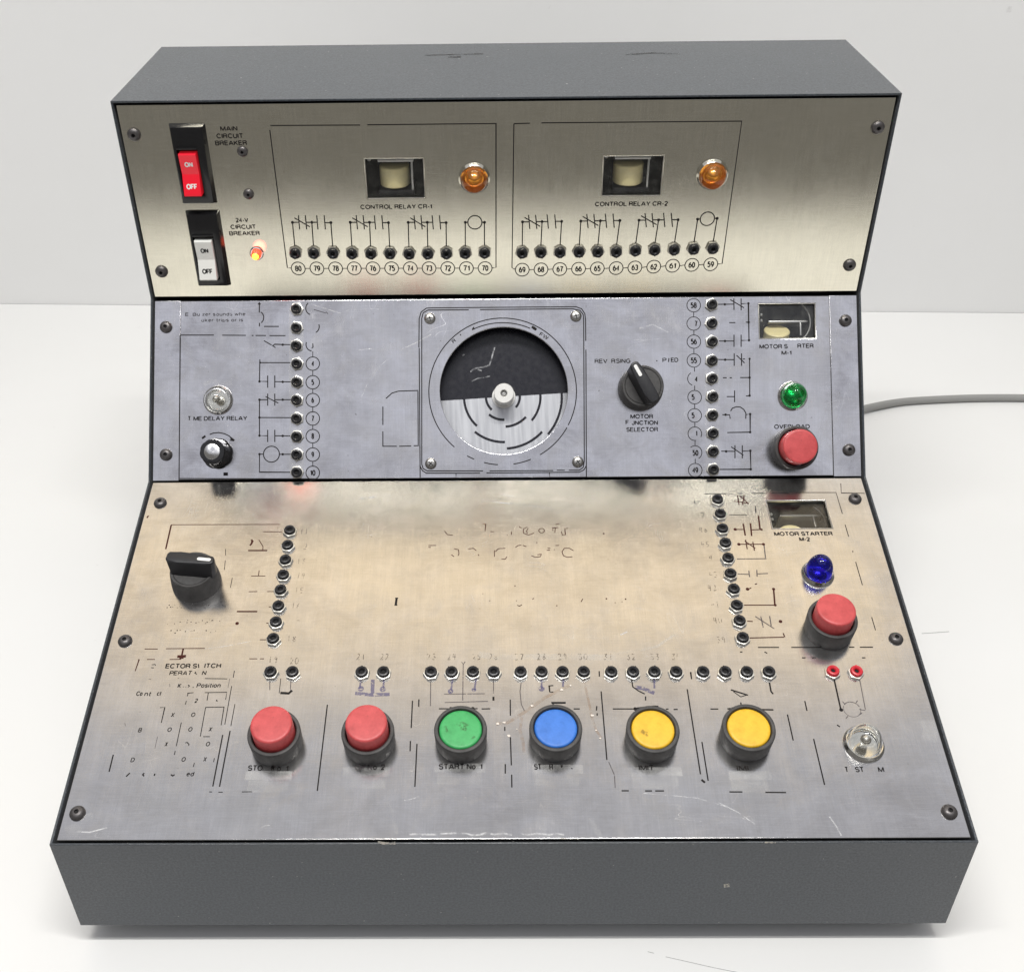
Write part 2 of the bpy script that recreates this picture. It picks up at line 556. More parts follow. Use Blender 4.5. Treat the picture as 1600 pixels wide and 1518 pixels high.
def obj(name, me, m, parent=None, mw=None, label=None):
    """mesh object; mw is the matrix in the parent's space (world for parts of the console)"""
    if isinstance(me, bmesh.types.BMesh):
        me = finish(me, name)
    if m is not None and not me.materials:
        me.materials.append(m)
    o = bpy.data.objects.new(name, me)
    COL.objects.link(o)
    if parent is root:
        o.parent = root
        o.matrix_basis = Matrix.Translation(-ROOT_LOC) @ (mw or Matrix())
    else:
        o.parent = parent
        if mw is not None:
            o.matrix_basis = mw
    if label:
        o['label'] = label
    return o


def at(panel, u, v, h=0.0, rot=0.0):
    return panel.M @ Matrix.Translation((u, v, h)) @ Matrix.Rotation(rot, 4, 'Z')


def curve_mesh(name, splines, depth, bev):
    cu = bpy.data.curves.new(name, 'CURVE')
    cu.dimensions = '2D'
    cu.fill_mode = 'BOTH'
    cu.extrude = max(depth / 2 - bev, 1e-6)
    cu.bevel_depth = bev
    cu.bevel_resolution = 2
    cu.offset = -bev
    for pts in splines:
        s = cu.splines.new('POLY')
        s.points.add(len(pts) - 1)
        for p, q in zip(s.points, pts):
            p.co = (q[0], q[1], 0, 1)
        s.use_cyclic_u = True
    o = bpy.data.objects.new(name, cu)
    COL.objects.link(o)
    bpy.context.view_layer.update()
    me = bpy.data.meshes.new_from_object(o.evaluated_get(bpy.context.evaluated_depsgraph_get()))
    bpy.data.objects.remove(o)
    for v in me.vertices:
        v.co.z -= depth / 2
    for p in me.polygons:
        p.use_smooth = True
    me.set_sharp_from_angle(angle=R(50))
    me.materials.clear()
    return me


def el(cx, cy, rx, ry, a0, a1, n=10):
    return [(cx + rx * math.cos(R(a0 + (a1 - a0) * i / n)), cy + ry * math.sin(R(a0 + (a1 - a0) * i / n))) for i in range(n + 1)]


# plain grotesque lettering: centre lines of the strokes, capital height 1, and advance widths
GLYPH = {
    'A': (.74, [[(0, 0), (.34, 1)], [(.40, 1), (.74, 0)], [(.13, .30), (.61, .30)]]),
    'B': (.62, [[(0, 0), (0, 1), (.34, 1)] + el(.34, .765, .24, .235, 90, -90) + [(0, .53)], [(.34, .53)] + el(.36, .265, .26, .265, 90, -90) + [(0, 0)]]),
    'C': (.72, [el(.38, .5, .38, .5, 42, 318, 16)]),
    'D': (.68, [[(0, 0), (0, 1), (.28, 1)] + el(.28, .5, .40, .5, 90, -90, 12) + [(0, 0)]]),
    'E': (.54, [[(.54, 1), (0, 1), (0, 0), (.56, 0)], [(0, .52), (.50, .52)]]),
    'F': (.50, [[(.52, 1), (0, 1), (0, 0)], [(0, .50), (.45, .50)]]),
    'G': (.74, [el(.38, .5, .38, .5, 42, 325, 16) + [(.72, .46), (.44, .46)]]),
    'H': (.62, [[(0, 0), (0, 1)], [(.62, 0), (.62, 1)], [(0, .52), (.62, .52)]]),
    'I': (.0, [[(0, 0), (0, 1)]]),
    'J': (.42, [[(.42, 1), (.42, .25)] + el(.21, .25, .21, .25, 0, -180)]),
    'K': (.62, [[(0, 0), (0, 1)], [(.58, 1), (0, .36)], [(.20, .56), (.62, 0)]]),
    'L': (.48, [[(0, 1), (0, 0), (.50, 0)]]),
    'M': (.78, [[(0, 0), (0, 1)], [(.02, 1), (.39, .02)], [(.39, .02), (.76, 1)], [(.78, 1), (.78, 0)]]),
    'N': (.64, [[(0, 0), (0, 1)], [(.02, .98), (.62, .02)], [(.64, 0), (.64, 1)]]),
    'O': (.78, [el(.39, .5, .39, .5, 0, 360, 22)]),
    'P': (.58, [[(0, 0), (0, 1), (.33, 1)] + el(.33, .73, .26, .27, 90, -90) + [(0, .46)]]),
    'R': (.64, [[(0, 0), (0, 1), (.36, 1)] + el(.36, .755, .25, .245, 90, -90) + [(0, .51)], [(.36, .51), (.52, .45), (.58, .30), (.60, .08), (.64, 0)]]),
    'S': (.60, [el(.30, .745, .28, .255, 25, 250, 12) + el(.30, .265, .30, .265, 75, -155, 12)]),
    'T': (.60, [[(0, 1), (.60, 1)], [(.30, 1), (.30, 0)]]),
    'U': (.62, [[(0, 1), (0, .31)] + el(.31, .31, .31, .31, 180, 360) + [(.62, 1)]]),
    'V': (.66, [[(0, 1), (.33, 0)], [(.33, 0), (.66, 1)]]),
    'W': (.96, [[(0, 1), (.24, 0)], [(.24, 0), (.48, 1)], [(.48, 1), (.72, 0)], [(.72, 0), (.96, 1)]]),
    'X': (.62, [[(0, 0), (.62, 1)], [(0, 1), (.62, 0)]]),
    'Y': (.66, [[(0, 1), (.33, .45)], [(.66, 1), (.33, .45)], [(.33, .45), (.33, 0)]]),
    '-': (.24, [[(0, .40), (.24, .40)]]),
    '\\': (.20, [[(0, 1), (.20, 0)]]),
    '0': (.48, [el(.24, .5, .24, .5, 0, 360, 18)]),
    '1': (.22, [[(0, .76), (.12, .80), (.21, 1), (.21, 0)]]),
    '2': (.50, [el(.25, .73, .25, .27, 165, -35, 10) + [(.02, .05), (0, 0), (.50, 0)]]),
    '3': (.50, [el(.25, .755, .23, .245, 155, -90, 10), el(.25, .26, .25, .26, 90, -155, 10)]),
    '4': (.52, [[(.38, 0), (.38, 1), (0, .30), (.52, .30)]]),
    '5': (.50, [[(.45, 1), (.10, 1), (.05, .50)] + el(.25, .32, .25, .32, 128, -150, 12)]),
    '6': (.50, [el(.25, .32, .25, .32, 0, 360, 14), el(.42, .36, .42, .64, 180, 100, 8)]),
    '7': (.48, [[(0, 1), (.48, 1), (.30, .55), (.20, 0)]]),
    '8': (.50, [el(.25, .76, .22, .24, 0, 360, 14), el(.25, .27, .25, .27, 0, 360, 14)]),
    '9': (.50, [el(.25, .68, .25, .32, 0, 360, 14), el(.08, .64, .42, .64, 0, -80, 8)]),
    'a': (.44, [[(.42, .72), (.42, 0)], el(.21, .36, .21, .36, 0, 360, 14)]), 'c': (.40, [el(.22, .36, .22, .36, 45, 315, 12)]), 'd': (.44, [[(.44, 1), (.44, 0)], el(.22, .36, .22, .36, 0, 360, 14)]),
    'e': (.44, [[(.02, .38), (.44, .38)] + el(.22, .36, .22, .36, 0, 310, 14)]), 'h': (.42, [[(0, 0), (0, 1)], el(.21, .45, .21, .27, 180, 0) + [(.42, 0)]]), 'i': (.0, [[(0, 0), (0, .70)], [(0, .90), (0, 1)]]),
    'k': (.40, [[(0, 0), (0, 1)], [(.38, .70), (0, .28)], [(.14, .42), (.40, 0)]]), 'n': (.42, [[(0, 0), (0, .72)], el(.21, .45, .21, .27, 180, 0) + [(.42, 0)]]), 'o': (.46, [el(.23, .36, .23, .36, 0, 360, 16)]),
    'p': (.44, [[(0, .72), (0, -.28)], el(.22, .36, .22, .36, 0, 360, 14)]), 'r': (.24, [[(0, 0), (0, .72)], el(.20, .48, .20, .24, 180, 80, 6)]), 's': (.38, [el(.19, .54, .18, .18, 25, 250, 8) + el(.19, .18, .19, .18, 75, -155, 8)]),
    't': (.26, [[(.11, .95), (.11, .12), (.16, 0), (.26, 0)], [(0, .70), (.26, .70)]]), 'u': (.42, [[(0, .72), (0, .27)] + el(.21, .27, .21, .27, 180, 360) + [(.42, .72)], [(.42, .30), (.42, 0)]]),
    'w': (.66, [[(0, .72), (.16, 0)], [(.16, 0), (.33, .72)], [(.33, .72), (.50, 0)], [(.50, 0), (.66, .72)]]), 'z': (.38, [[(0, .72), (.38, .72), (0, 0), (.38, 0)]]),
}


INKH = 0.00006


def add_text(bm, s, x0, x1, yc, cap, bold=0.012, z=0.0, rot=0.0, shear=0.0):
    """lettering s between x0 and x1, capital height cap, centred on yc (panel metres); bold sets the stroke weight"""
    wt = (0.15 + bold * 3.0) * cap
    gap, sp = 0.24, 0.34
    pen, strokes = 0.0, []
    for ch in s:
        if ch == ' ':
            pen += sp
            continue
        w_, st = GLYPH[ch]
        strokes += [[(pen + x, y) for x, y in q_] for q_ in st]
        pen += w_ + gap
    xs = [x for q_ in strokes for x, y in q_]
    a, b = min(xs), max(xs)
    sx = (x1 - x0 - wt) / (b - a) if b > a else 1
    xm = (x0 + x1) / 2
    cr, sr = math.cos(rot), math.sin(rot)
    for k, q_ in enumerate(strokes):
        pts = []
        for x, y in q_:
            X, Y = (x - (a + b) / 2) * sx, (y - 0.5) * (cap - wt)
            X += Y * shear
            pts.append((xm + X * cr - Y * sr, yc + X * sr + Y * cr))
        ribbon(bm, pts, wt, z + k * 1.5e-8)


def zz(ox, oy, s, pts):                       # coordinates read off an enlarged crop -> photo pixels
    return [(ox + x / s, oy + y / s) for x, y in pts]


class Print:
    """flat print on one panel, drawn in photo pixels"""
    def __init__(s, panel, parent, ox=0, oy=0, sc=1.0):
        s.p, s.par, s.ox, s.oy, s.sc = panel, parent, ox, oy, sc
        s.bm = bmesh.new()
        s.layer = 0

    def z(s):                                 # every stroke a hair above the one before: no coplanar overlaps
        s.layer += 1
        return s.layer * 2e-7

    def uv(s, x, y):
        return s.p.uv(s.ox + x / s.sc, s.oy + y / s.sc)

    def line(s, pts, wd=0.00055, closed=False):
        ribbon(s.bm, [s.uv(*q) for q in pts], wd, s.z(), closed)
        return s

    def lines(s, lst, wd=0.00055):
        for q in lst:
            s.line(q, wd)
        return s

    def dot(s, x, y, r=0.00085):
        u, v = s.uv(x, y)
        disc(s.bm, u, v, r, s.z())
        return s

    def circle(s, x, y, r, wd=0.00060, a0=0, a1=360):
        u, v = s.uv(x, y)
        if a1 - a0 >= 360:
            ribbon(s.bm, arc(u, v, r, 0, 360, 32)[:-1], wd, s.z(), True)
        else:
            ribbon(s.bm, arc(u, v, r, a0, a1, 20), wd, s.z())
        return s

    def text(s, t, x0, x1, y, cap, bold=0.012, rot=0.0, shear=0.0):
        u0, v0 = s.uv(x0, y)
        u1, v1 = s.uv(x1, y)
        add_text(s.bm, t, u0, u1, (v0 + v1) / 2, cap, bold, s.z(), rot, shear)
        return s

    def done(s, name, m, label=None, h=INKH):
        me = finish(s.bm, name, 0)
        o = obj(name, me, m, s.par, Matrix.Translation((0, 0, h)), label)
        if name not in ('lettering', 'number'):
            o['kind'] = 'stuff'               # worn strokes of flat print
        return o


# ------------------------------------------------------------------ setting: table and wall
pa, pb = table_pt(0, 475), table_pt(1600, 489.5)
wdir = (pb - pa).normalized()
wn = Vector((wdir.y, -wdir.x, 0))             # towards the camera
bm = bmesh.new()
p1, p2 = pa - wdir * 0.75, pb + wdir * 0.75
q = [bm.verts.new(c) for c in ((p1.x, -0.41, 0), (p2.x, -0.41, 0), (p2.x, p2.y, 0), (p1.x, p1.y, 0))]
f = bm.faces.new(q)
r = bmesh.ops.extrude_face_region(bm, geom=[f])
bmesh.ops.translate(bm, verts=[v for v in r['geom'] if isinstance(v, bmesh.types.BMVert)], vec=(0, 0, -0.03))
table = obj('table', finish(bm, 'table', 0), M['table'])
table['kind'] = 'structure'
bm = bmesh.new()
a3, b3 = p1 - wdir * 0.2, p2 + wdir * 0.2
for z0, z1 in ((-0.2, 1.15),):
    lo = [a3 + wn * -0.0008, b3 + wn * -0.0008, b3 - wn * 0.03, a3 - wn * 0.03]
    v0 = [bm.verts.new((p.x, p.y, z0)) for p in lo]
    v1 = [bm.verts.new((p.x, p.y, z1)) for p in lo]
    bm.faces.new(v0[::-1])
    bm.faces.new(v1)
    for i in range(4):
        j = (i + 1) % 4
        bm.faces.new((v0[i], v0[j], v1[j], v1[i]))
wall = obj('wall', finish(bm, 'wall', 0), M['wall'])
wall['kind'] = 'structure'
# faint pencil lines left on the table top
for pts, wd in (([(1440, 989.5), (1462, 988), (1483, 986.5)], 0.00072), ([(1012, 1486), (1022, 1488.5)], 0.0004), ([(1040, 1494), (1080, 1503), (1115, 1511), (1160, 1520)], 0.0004)):
    bm = bmesh.new()
    ribbon(bm, [tuple(table_pt(*q))[:2] for q in pts], wd, 0.0001)
    obj('pencil_line', finish(bm, 'pencil_line', 0), M['faint'], table)

# ------------------------------------------------------------------ case
bm = bmesh.new()
prof = [A, B, C, D, E_, F_, G]
sides = []
for s in (-1, 1):
    sides.append([bm.verts.new((s * HW, p.x, p.y + Z0)) for p in prof])
l, r = sides
bm.faces.new(l)
bm.faces.new(r[::-1])
for i, j in ((0, 1), (4, 5), (5, 6), (6, 0)):
    bm.faces.new((l[j], l[i], r[i], r[j]))
bmesh.ops.recalc_face_normals(bm, faces=bm.faces)
me = bpy.data.meshes.new('case')
bm.to_mesh(me)
bm.free()
case = obj('case', me, M['paint'], root, label='dark grey painted steel case of the console')
md = case.modifiers.new('wall', 'SOLIDIFY')
md.thickness = 0.0013
md.offset = -1
md.use_even_offset = True
md = case.modifiers.new('round', 'BEVEL')
md.width = 0.0004
md.segments = 2
md.limit_method = 'ANGLE'
md.angle_limit = R(35)
md.harden_normals = False
# make sure the sheet thickens inwards
if me.polygons[0].normal.x > 0:
    me.flip_normals()

for sx in (-1, 1):
    for fy in (0.03, 0.42):
        bm = bmesh.new()
        lathe(bm, [(0, 0), (0.0085, 0), (0.0095, 0.001), (0.0095, Z0 - 0.002), (0.0085, Z0 + 0.0003), (0, Z0 + 0.0003)], 20)
        obj('rubber_foot', bm, M['rubber'], root, Matrix.Translation((sx * 0.205, fy, 0)))

# chips and scuffs on the paint
for panel, pts, wd, mm in ((FR, [(590, 1315), (602, 1317), (618, 1316)], 0.0022, 'chip'), (FR, [(1195, 1315), (1212, 1315.5)], 0.0012, 'chip'),
                           (FR, [(1131, 1383), (1140, 1382)], 0.0030, 'chip'), (FR, [(870, 1309), (905, 1310)], 0.0009, 'chip'),
                           
                           (TP, [(664, 87), (690, 86), (755, 84.5)], 0.0030, 'scuff'), (TP, [(978, 86), (1020, 83), (1062, 85)], 0.0030, 'scuff'),
                           (TP, [(700, 90), (720, 89)], 0.004, 'scuff')):
    bm = bmesh.new()
    ribbon(bm, [panel.uv(*q) for q in pts], wd, 0.0)
    obj('chip' if mm == 'chip' else 'scuff', finish(bm, 'paint_mark', 0), M[mm], case, panel.M @ Matrix.Translation((0, 0, 0.00008)))
case.matrix_basis = Matrix.Translation(-ROOT_LOC)

# ------------------------------------------------------------------ panels
PW = HW - 0.0029
TH = 0.0016


def rrect(x0, x1, y0, y1, r=0.0, n=4):
    if r <= 0:
        return [(x0, y0), (x1, y0), (x1, y1), (x0, y1)]
    out = []
    for cx_, cy_, a in ((x1 - r, y0 + r, -90), (x1 - r, y1 - r, 0), (x0 + r, y1 - r, 90), (x0 + r, y0 + r, 180)):
        out += arc(cx_, cy_, r, a, a + 90, n)
    return out


def rect_px(panel, q):                        # four photo corners -> upright rectangle on the panel
    uv = [panel.uv(*c) for c in q]
    return (uv[0][0] + uv[3][0]) / 2, (uv[1][0] + uv[2][0]) / 2, (uv[2][1] + uv[3][1]) / 2, (uv[0][1] + uv[1][1]) / 2


WIN = dict(cr1=(UP, rect_px(UP, ((570, 248), (663, 247), (663, 310), (573, 311)))),
           cr2=(UP, rect_px(UP, ((943, 244), (1037, 243), (1033, 306), (940, 307)))),
           m1=(MI, rect_px(MI, ((1185.5, 475), (1274, 473), (1275, 528), (1185.5, 530)))),
           m2=(LO, rect_px(LO, ((1198, 782), (1290, 781), (1300, 825), (1206, 826)))))
DU, DV, DR = -0.0010, 0.0600, 0.0432          # dial window

seam_r = MI.uv(1299, 600)[0]
seam_l = MI.uv(281, 600)[0]
upper = obj('upper_panel', curve_mesh('upper_panel', [rrect(-PW, PW, 0.0006, UP.L - 0.0028)] + [rrect(*WIN[k][1]) for k in ('cr1', 'cr2')], TH, 0.0003), M['alu_up'], root, UP.M,
            'upright upper aluminium panel with control relay diagrams')
middle = obj('middle_panel', curve_mesh('middle_panel', [rrect(seam_l, seam_r, 0.0007, MI.L - 0.0019), rrect(*WIN['m1'][1]), arc(DU, DV, DR, 0, 360, 72)[:-1]], TH, 0.00045), M['alu_mid'], root, MI.M,
             'scratched sloping middle aluminium panel around the dial')
for x0, x1 in ((-PW, seam_l - 0.00012), (seam_r + 0.00018, PW)):
    obj('panel_strip', curve_mesh('panel_strip', [rrect(x0, x1, 0.0003, MI.L - 0.0018)], TH, 0.0001), M['alu_mid'], root, MI.M)
lower = obj('lower_panel', curve_mesh('lower_panel', [rrect(-PW, PW, 0.0026, LO.L - 0.0004), rrect(*WIN['m2'][1])], TH, 0.0005), M['alu_low'], root, LO.M,
            'low sloping aluminium panel with worn print and the row of push buttons')

# ------------------------------------------------------------------ jacks
def hexpts(r, rot=0.0):
    return [(r * math.cos(rot + i * math.pi / 3), r * math.sin(rot + i * math.pi / 3)) for i in range(6)]


bm = bmesh.new()
prism(bm, hexpts(0.0047), 0.0, 0.0016, 0.0003)
ME_NUT = finish(bm, 'jack', 30)
ME_NUT.materials.append(M['nut'])
SOCK = [(0.0013, -0.001), (0.0013, 0.0028), (0.0016, 0.0034), (0.0024, 0.0038), (0.0032, 0.0036), (0.0036, 0.0029), (0.0036, 0.0022), (0.0033, 0.0020), (0.0037, 0.0018), (0.0037, 0.0012)]


def socket_mesh(m):
    bm = bmesh.new()
    lathe(bm, SOCK, 18)
    for a in range(0, 2):                     # the two spanner notches in the rim
        box(bm, -0.0036, -0.0028, -0.00035, 0.00035, 0.0030, 0.00345) if a == 0 else box(bm, 0.0028, 0.0036, -0.00035, 0.00035, 0.0030, 0.00345)
    me = finish(bm, 'socket', 40)
    me.materials.append(m)
    return me


ME_SOCK = {'k': socket_mesh(M['black']), 'r': socket_mesh(M['redj'])}
bm = bmesh.new()
lathe(bm, [(0, 0.0022), (0.00128, 0.0022)], 14)
ME_BORE = finish(bm, 'bore', 0)
ME_BORE.materials.append(M['hole'])


def jack(panel, px, py, kind='k', off=0.002):
    u, v = panel.uv(px, py, off)
    j = obj('jack', ME_NUT, None, root, at(panel, u, v, 0.0001, random.uniform(0, 1.05)) @ Matrix.Rotation(random.gauss(0, 0.025), 4, 'X') @ Matrix.Rotation(random.gauss(0, 0.025), 4, 'Y'))
    if kind == 'r':
        j['label'] = 'red test jack'
    obj('socket', ME_SOCK[kind], None, j, Matrix.Rotation(random.uniform(0, 3), 4, 'Z'))
    obj('bore', ME_BORE, None, j)
    return u, v


JUP = [(461, 396), (490, 396), (520, 396), (550, 396.5), (579.3, 396.5), (609, 396.5), (639, 397), (668.5, 397), (697.5, 396.5), (727, 396), (757, 395.5),
       (816, 395.5), (845, 395), (875, 394.5), (905, 394), (934, 394), (963, 394), (993, 392), (1023, 391), (1053.5, 390.5), (1084, 389.5), (1114, 388.5)]
for x, y in JUP:
    jack(UP, x, y)
for y, x in zip((482.5, 511.5, 539.5, 568, 596.5, 625, 653.5, 681.5, 710, 737.5), (463, 463, 463, 463.5, 463.5, 463.5, 463.5, 463.5, 463.5, 463.5)):
    jack(MI, x, y)
for x, y in ((1112.5, 475.5), (1112.5, 504.5), (1113, 533.5), (1112.5, 563), (1113, 591), (1113.5, 619.5), (1113.5, 648), (1114, 676.5), (1114.5, 705), (1115, 733)):
    jack(MI, x, y)
for x, y in ((452.5, 828.5), (449.5, 851.5), (446, 874.5), (442.5, 898), (438.5, 921.5), (435, 946.5), (431, 971.5), (427, 997.5)):
    jack(LO, x, y)
for x in (423, 457, 565.5, 599, 673, 706, 739, 771.5, 813.5, 846, 879, 912, 955, 989, 1022.5, 1056.5, 1098.5, 1133, 1167, 1201.5):
    jack(LO, x, 1049.5)
for x in (1301.5, 1338):
    jack(LO, x, 1048.5, 'r')
for x, y in ((1121, 780), (1125.5, 802.5), (1129, 825.5), (1133.5, 848), (1137.5, 871.5), (1141.5, 896), (1146.5, 920), (1151, 945.5), (1155.5, 969.5), (1160.5, 996)):
    jack(LO, x, y)

# ------------------------------------------------------------------ screws
bm = bmesh.new()
prism_r = 0.00115
rings = lathe(bm, [(0.0042, 0.0), (0.0042, 0.00072), (0.0037, 0.0016), (0.0028, 0.0023), (0.0018, 0.0026), (0.0013, 0.00262)], 18)
bm.faces.new([v for v in lathe(bm, [(0.0013, 0.00262), (0.0012, 0.0012)], 18)[1]])
ME_SCREW = finish(bm, 'panel_screw', 40)
ME_SCREW.materials.append(M['blk_steel'])
bm = bmesh.new()
prism(bm, hexpts(0.0011), 0.0, 0.00135)
ME_HEX = finish(bm, 'hex_socket', 0)
ME_HEX.materials.append(M['hole'])
for panel, lst in ((UP, ((209, 211, 1), (252, 425, 1), (1372, 200, 1), (1328, 415, 1), (378.5, 237.5, .82), (388, 304, .82))),
                   (MI, ((259, 510.5, 1), (259, 710, 1), (1321.5, 500.5, 1), (1327, 702.5, 1))),
                   (LO, ((250, 784.5, 1), (195, 1000, 1), (120.5, 1269, 1), (1336.5, 778, 1), (1400.5, 996.5, 1), (1484, 1267, 1)))):
    for x, y, k in lst:
        u, v = panel.uv(x, y, 0.001)
        s = obj('panel_screw', ME_SCREW, None, root, at(panel, u, v, 0.0001, random.uniform(0, 6)) @ Matrix.Diagonal((k, k, k, 1)))
        obj('hex_socket', ME_HEX, None, s)
# crosshead screws round the dial
bm = bmesh.new()
lathe(bm, [(0.0039, 0), (0.0039, 0.0005), (0.0034, 0.0014), (0.0024, 0.0019), (0.0012, 0.0021), (0, 0.0021)], 20)
ME_CROSS = finish(bm, 'crosshead_screw', 40)
ME_CROSS.materials.append(M['steel'])
bm = bmesh.new()
for a in (0, math.pi / 2):
    c, s_ = math.cos(a), math.sin(a)
    pts = [(0.0019, -0.0003), (0.0019, 0.0003), (-0.0019, 0.0003), (-0.0019, -0.0003)]
    prism(bm, [(x * c - y * s_, x * s_ + y * c) for x, y in pts], 0.0010, 0.00216 + a * 0.00001)
ME_SLOT = finish(bm, 'cross_slot', 0)
ME_SLOT.materials.append(M['hole'])
for x, y in ((671.5, 497), (900, 493.5), (673, 724), (903, 721.5)):
    u, v = MI.uv(x, y, 0.001)
    s = obj('crosshead_screw', ME_CROSS, None, root, at(MI, u, v, 0.0001, random.uniform(0.2, 1.2)))
    obj('cross_slot', ME_SLOT, None, s)

# ------------------------------------------------------------------ push buttons
bm = bmesh.new()
lathe(bm, [(0.0141, 0.0), (0.0144, 0.004), (0.0146, 0.0112), (0.0143, 0.0124), (0.0136, 0.0127), (0.0126, 0.0125), (0.0121, 0.0117), (0.0121, 0.004)], 48)
ME_BEZEL = finish(bm, 'push_button', 40)
ME_BEZEL.materials.append(M['dark'])
CAPS = {}
for key, mm, top in (('red', 'red', 0.0215), ('green', 'green', 0.0122), ('blue', 'blue', 0.0122), ('yellow', 'yellow', 0.0122)):
    bm = bmesh.new()
    rc = 0.0114 if key == 'red' else 0.0118
    lathe(bm, [(0, top), (rc - 0.0018, top), (rc - 0.0007, top - 0.0001), (rc - 0.0002, top - 0.0005), (rc, top - 0.0012), (rc + 0.0001, 0.0045), (rc + 0.0001, 0.003)], 48)
    CAPS[key] = finish(bm, 'cap', 50)
    CAPS[key].materials.append(M[mm])


def push_button(panel, px, py, off, key, label):
    u, v = panel.uv(px, py, off)
    b = obj('push_button', ME_BEZEL, None, root, at(panel, u, v, 0.0001), label)
    c = obj('cap', CAPS[key], None, b)
    return b


push_button(LO, 423.5, 1130.5, 0.0215, 'red', 'raised red button above the STOP No 1 lettering')
push_button(LO, 572, 1128.5, 0.0215, 'red', 'raised red button above the faded stop No 2 lettering')
bg = push_button(LO, 719.5, 1138, 0.0125, 'green', 'flush green start button')
push_button(LO, 868.5, 1136, 0.0125, 'blue', 'flush blue button')
by = push_button(LO, 1020.5, 1138, 0.0125, 'yellow', 'flush yellow button with a brown smudge')
push_button(LO, 1170.5, 1135.5, 0.0125, 'yellow', 'clean flush yellow button')
push_button(LO, 1307, 951, 0.0215, 'red', 'raised red button below the blue lamp')
push_button(MI, 1251, 697, 0.0215, 'red', 'raised red overload button below the green lamp')
for b, strokes in ((bg, [([(-.0085, .002), (-.0075, -.001), (-.007, -.002)], .0012), ([(-.002, .002), (.001, .0035), (.003, .002), (.002, -.001)], .0022), ([(.0, .0), (.003, .001)], .002), ([(.006, -.006), (.008, -.0045)], .001)]),
                   (by, [([(-.0065, -.001), (-.005, -.0025), (-.0035, -.003)], .0024), ([(-.0045, -.0035), (-.003, -.0045)], .0014)])):
    bm = bmesh.new()
    for i, (pts, wd) in enumerate(strokes):
        ribbon(bm, pts, wd, 0.0123 + i * 4e-6)
    obj('smudge', finish(bm, 'smudge', 0), M['dirt'], b)

# ------------------------------------------------------------------ jewel lamps
def dome_profile(r, h, z0, n=9):
    out = [(0, z0 + h)]
    for i in range(1, n):
        a = math.pi / 2 * i / (n - 1)
        out.append((r * math.sin(a) ** 0.9, z0 + h * math.cos(a)))
    return out


bm = bmesh.new()
lathe(bm, [(0.0101, 0.0), (0.0101, 0.0007), (0.0098, 0.0014), (0.0094, 0.0018), (0.0092, 0.0027), (0.0089, 0.0030), (0.0085, 0.0029), (0.0084, 0.0010), (0.0060, 0.0004), (0, 0.0004)], 40)
ME_RING = finish(bm, 'pilot_lamp', 35)
ME_RING.materials.append(M['chrome'])
bm = bmesh.new()
lathe(bm, dome_profile(0.0083, 0.0098, 0.0024) + [(0.0083, 0.0012), (0, 0.0012)], 36)
ME_DOME = finish(bm, 'lens', 60)
bm = bmesh.new()
# hollow clear dome: outer and inner wall
lathe(bm, dome_profile(0.0080, 0.0110, 0.0020) + [(0.0080, 0.0012), (0.0071, 0.0012)] + [(r * 0.89, 0.002 + (z - 0.002) * 0.91) for r, z in dome_profile(0.0080, 0.0110, 0.002)[::-1]], 36)
ME_SHELL = finish(bm, 'lens', 60)
bm = bmesh.new()
lathe(bm, [(0, 0.0085), (0.0016, 0.0080), (0.0026, 0.0062), (0.0024, 0.0040), (0.0018, 0.0025), (0.0018, 0.0005)], 18)
ME_BULB = finish(bm, 'bulb', 60)
ME_BULB.materials.append(M['cup'])


def pilot(panel, px, py, off, kind, label, tall=1.0, wide=1.0):
    u, v = panel.uv(px, py, off)
    p = obj('pilot_lamp', ME_RING, None, root, at(panel, u, v, 0.0001) @ Matrix.Diagonal((wide, wide, 1, 1)), label)
    me = (ME_SHELL if kind == 'clear' else ME_DOME).copy()
    me.materials.append(M[kind])
    obj('lens', me, None, p, Matrix.Diagonal((1, 1, tall, 1)))
    if kind == 'clear':
        obj('bulb', ME_BULB, None, p)
    else:                                     # filament holder seen through the colour
        bm = bmesh.new()
        lathe(bm, [(0.0, 0.0014), (0.0034, 0.0014), (0.0030, 0.0034), (0.0012, 0.0052), (0, 0.0056)], 16)
        obj('bulb', bm, M['cup'], p)
    return p


pilot(UP, 741, 280.5, 0.003, 'amber', 'amber lamp beside the CR-1 relay window')
pilot(UP, 1114, 275, 0.003, 'amber', 'amber lamp beside the CR-2 relay window')
pilot(MI, 339.5, 624, 0.003, 'clear', 'clear lamp above the time delay lettering')
pilot(MI, 1240, 617.5, 0.003, 'lgreen', 'green lamp below the M-1 window', 1.25)
pilot(LO, 1279, 892.5, 0.003, 'lblue', 'blue lamp below the M-2 window', 1.35)
pilot(LO, 1351, 1158.5, 0.003, 'clear', 'clear test lamp', 1.2, 1.12)

# small lit neon
u, v = UP.uv(400.5, 397.5, 0.002)
bm = bmesh.new()
lathe(bm, [(0.0046, 0), (0.0046, 0.00072), (0.0040, 0.0012), (0.0034, 0.0012), (0.0034, 0.0002), (0, 0.0002)], 24)
led = obj('indicator_light', bm, M['chrome'], root, at(UP, u, v, 0.0001), 'small red light, lit, beside the 24-V breaker')
bm = bmesh.new()
lathe(bm, dome_profile(0.0033, 0.0035, 0.0028) + [(0.0033, 0.00072)], 22)
obj('lens', bm, M['led'], led)
bm = bmesh.new()
lathe(bm, [(r, z) for r, z in dome_profile(0.0022, 0.0014, 0.0055)], 18)
obj('glowing_core', bm, M['led_core'], led)
pl = bpy.data.lights.new('indicator_glow', 'POINT')
pl.energy, pl.color, pl.shadow_soft_size = 0.0035, (1.0, 0.08, 0.05), 0.004
lo_ = bpy.data.objects.new('indicator_glow', pl)
COL.objects.link(lo_)
lo_.parent = led
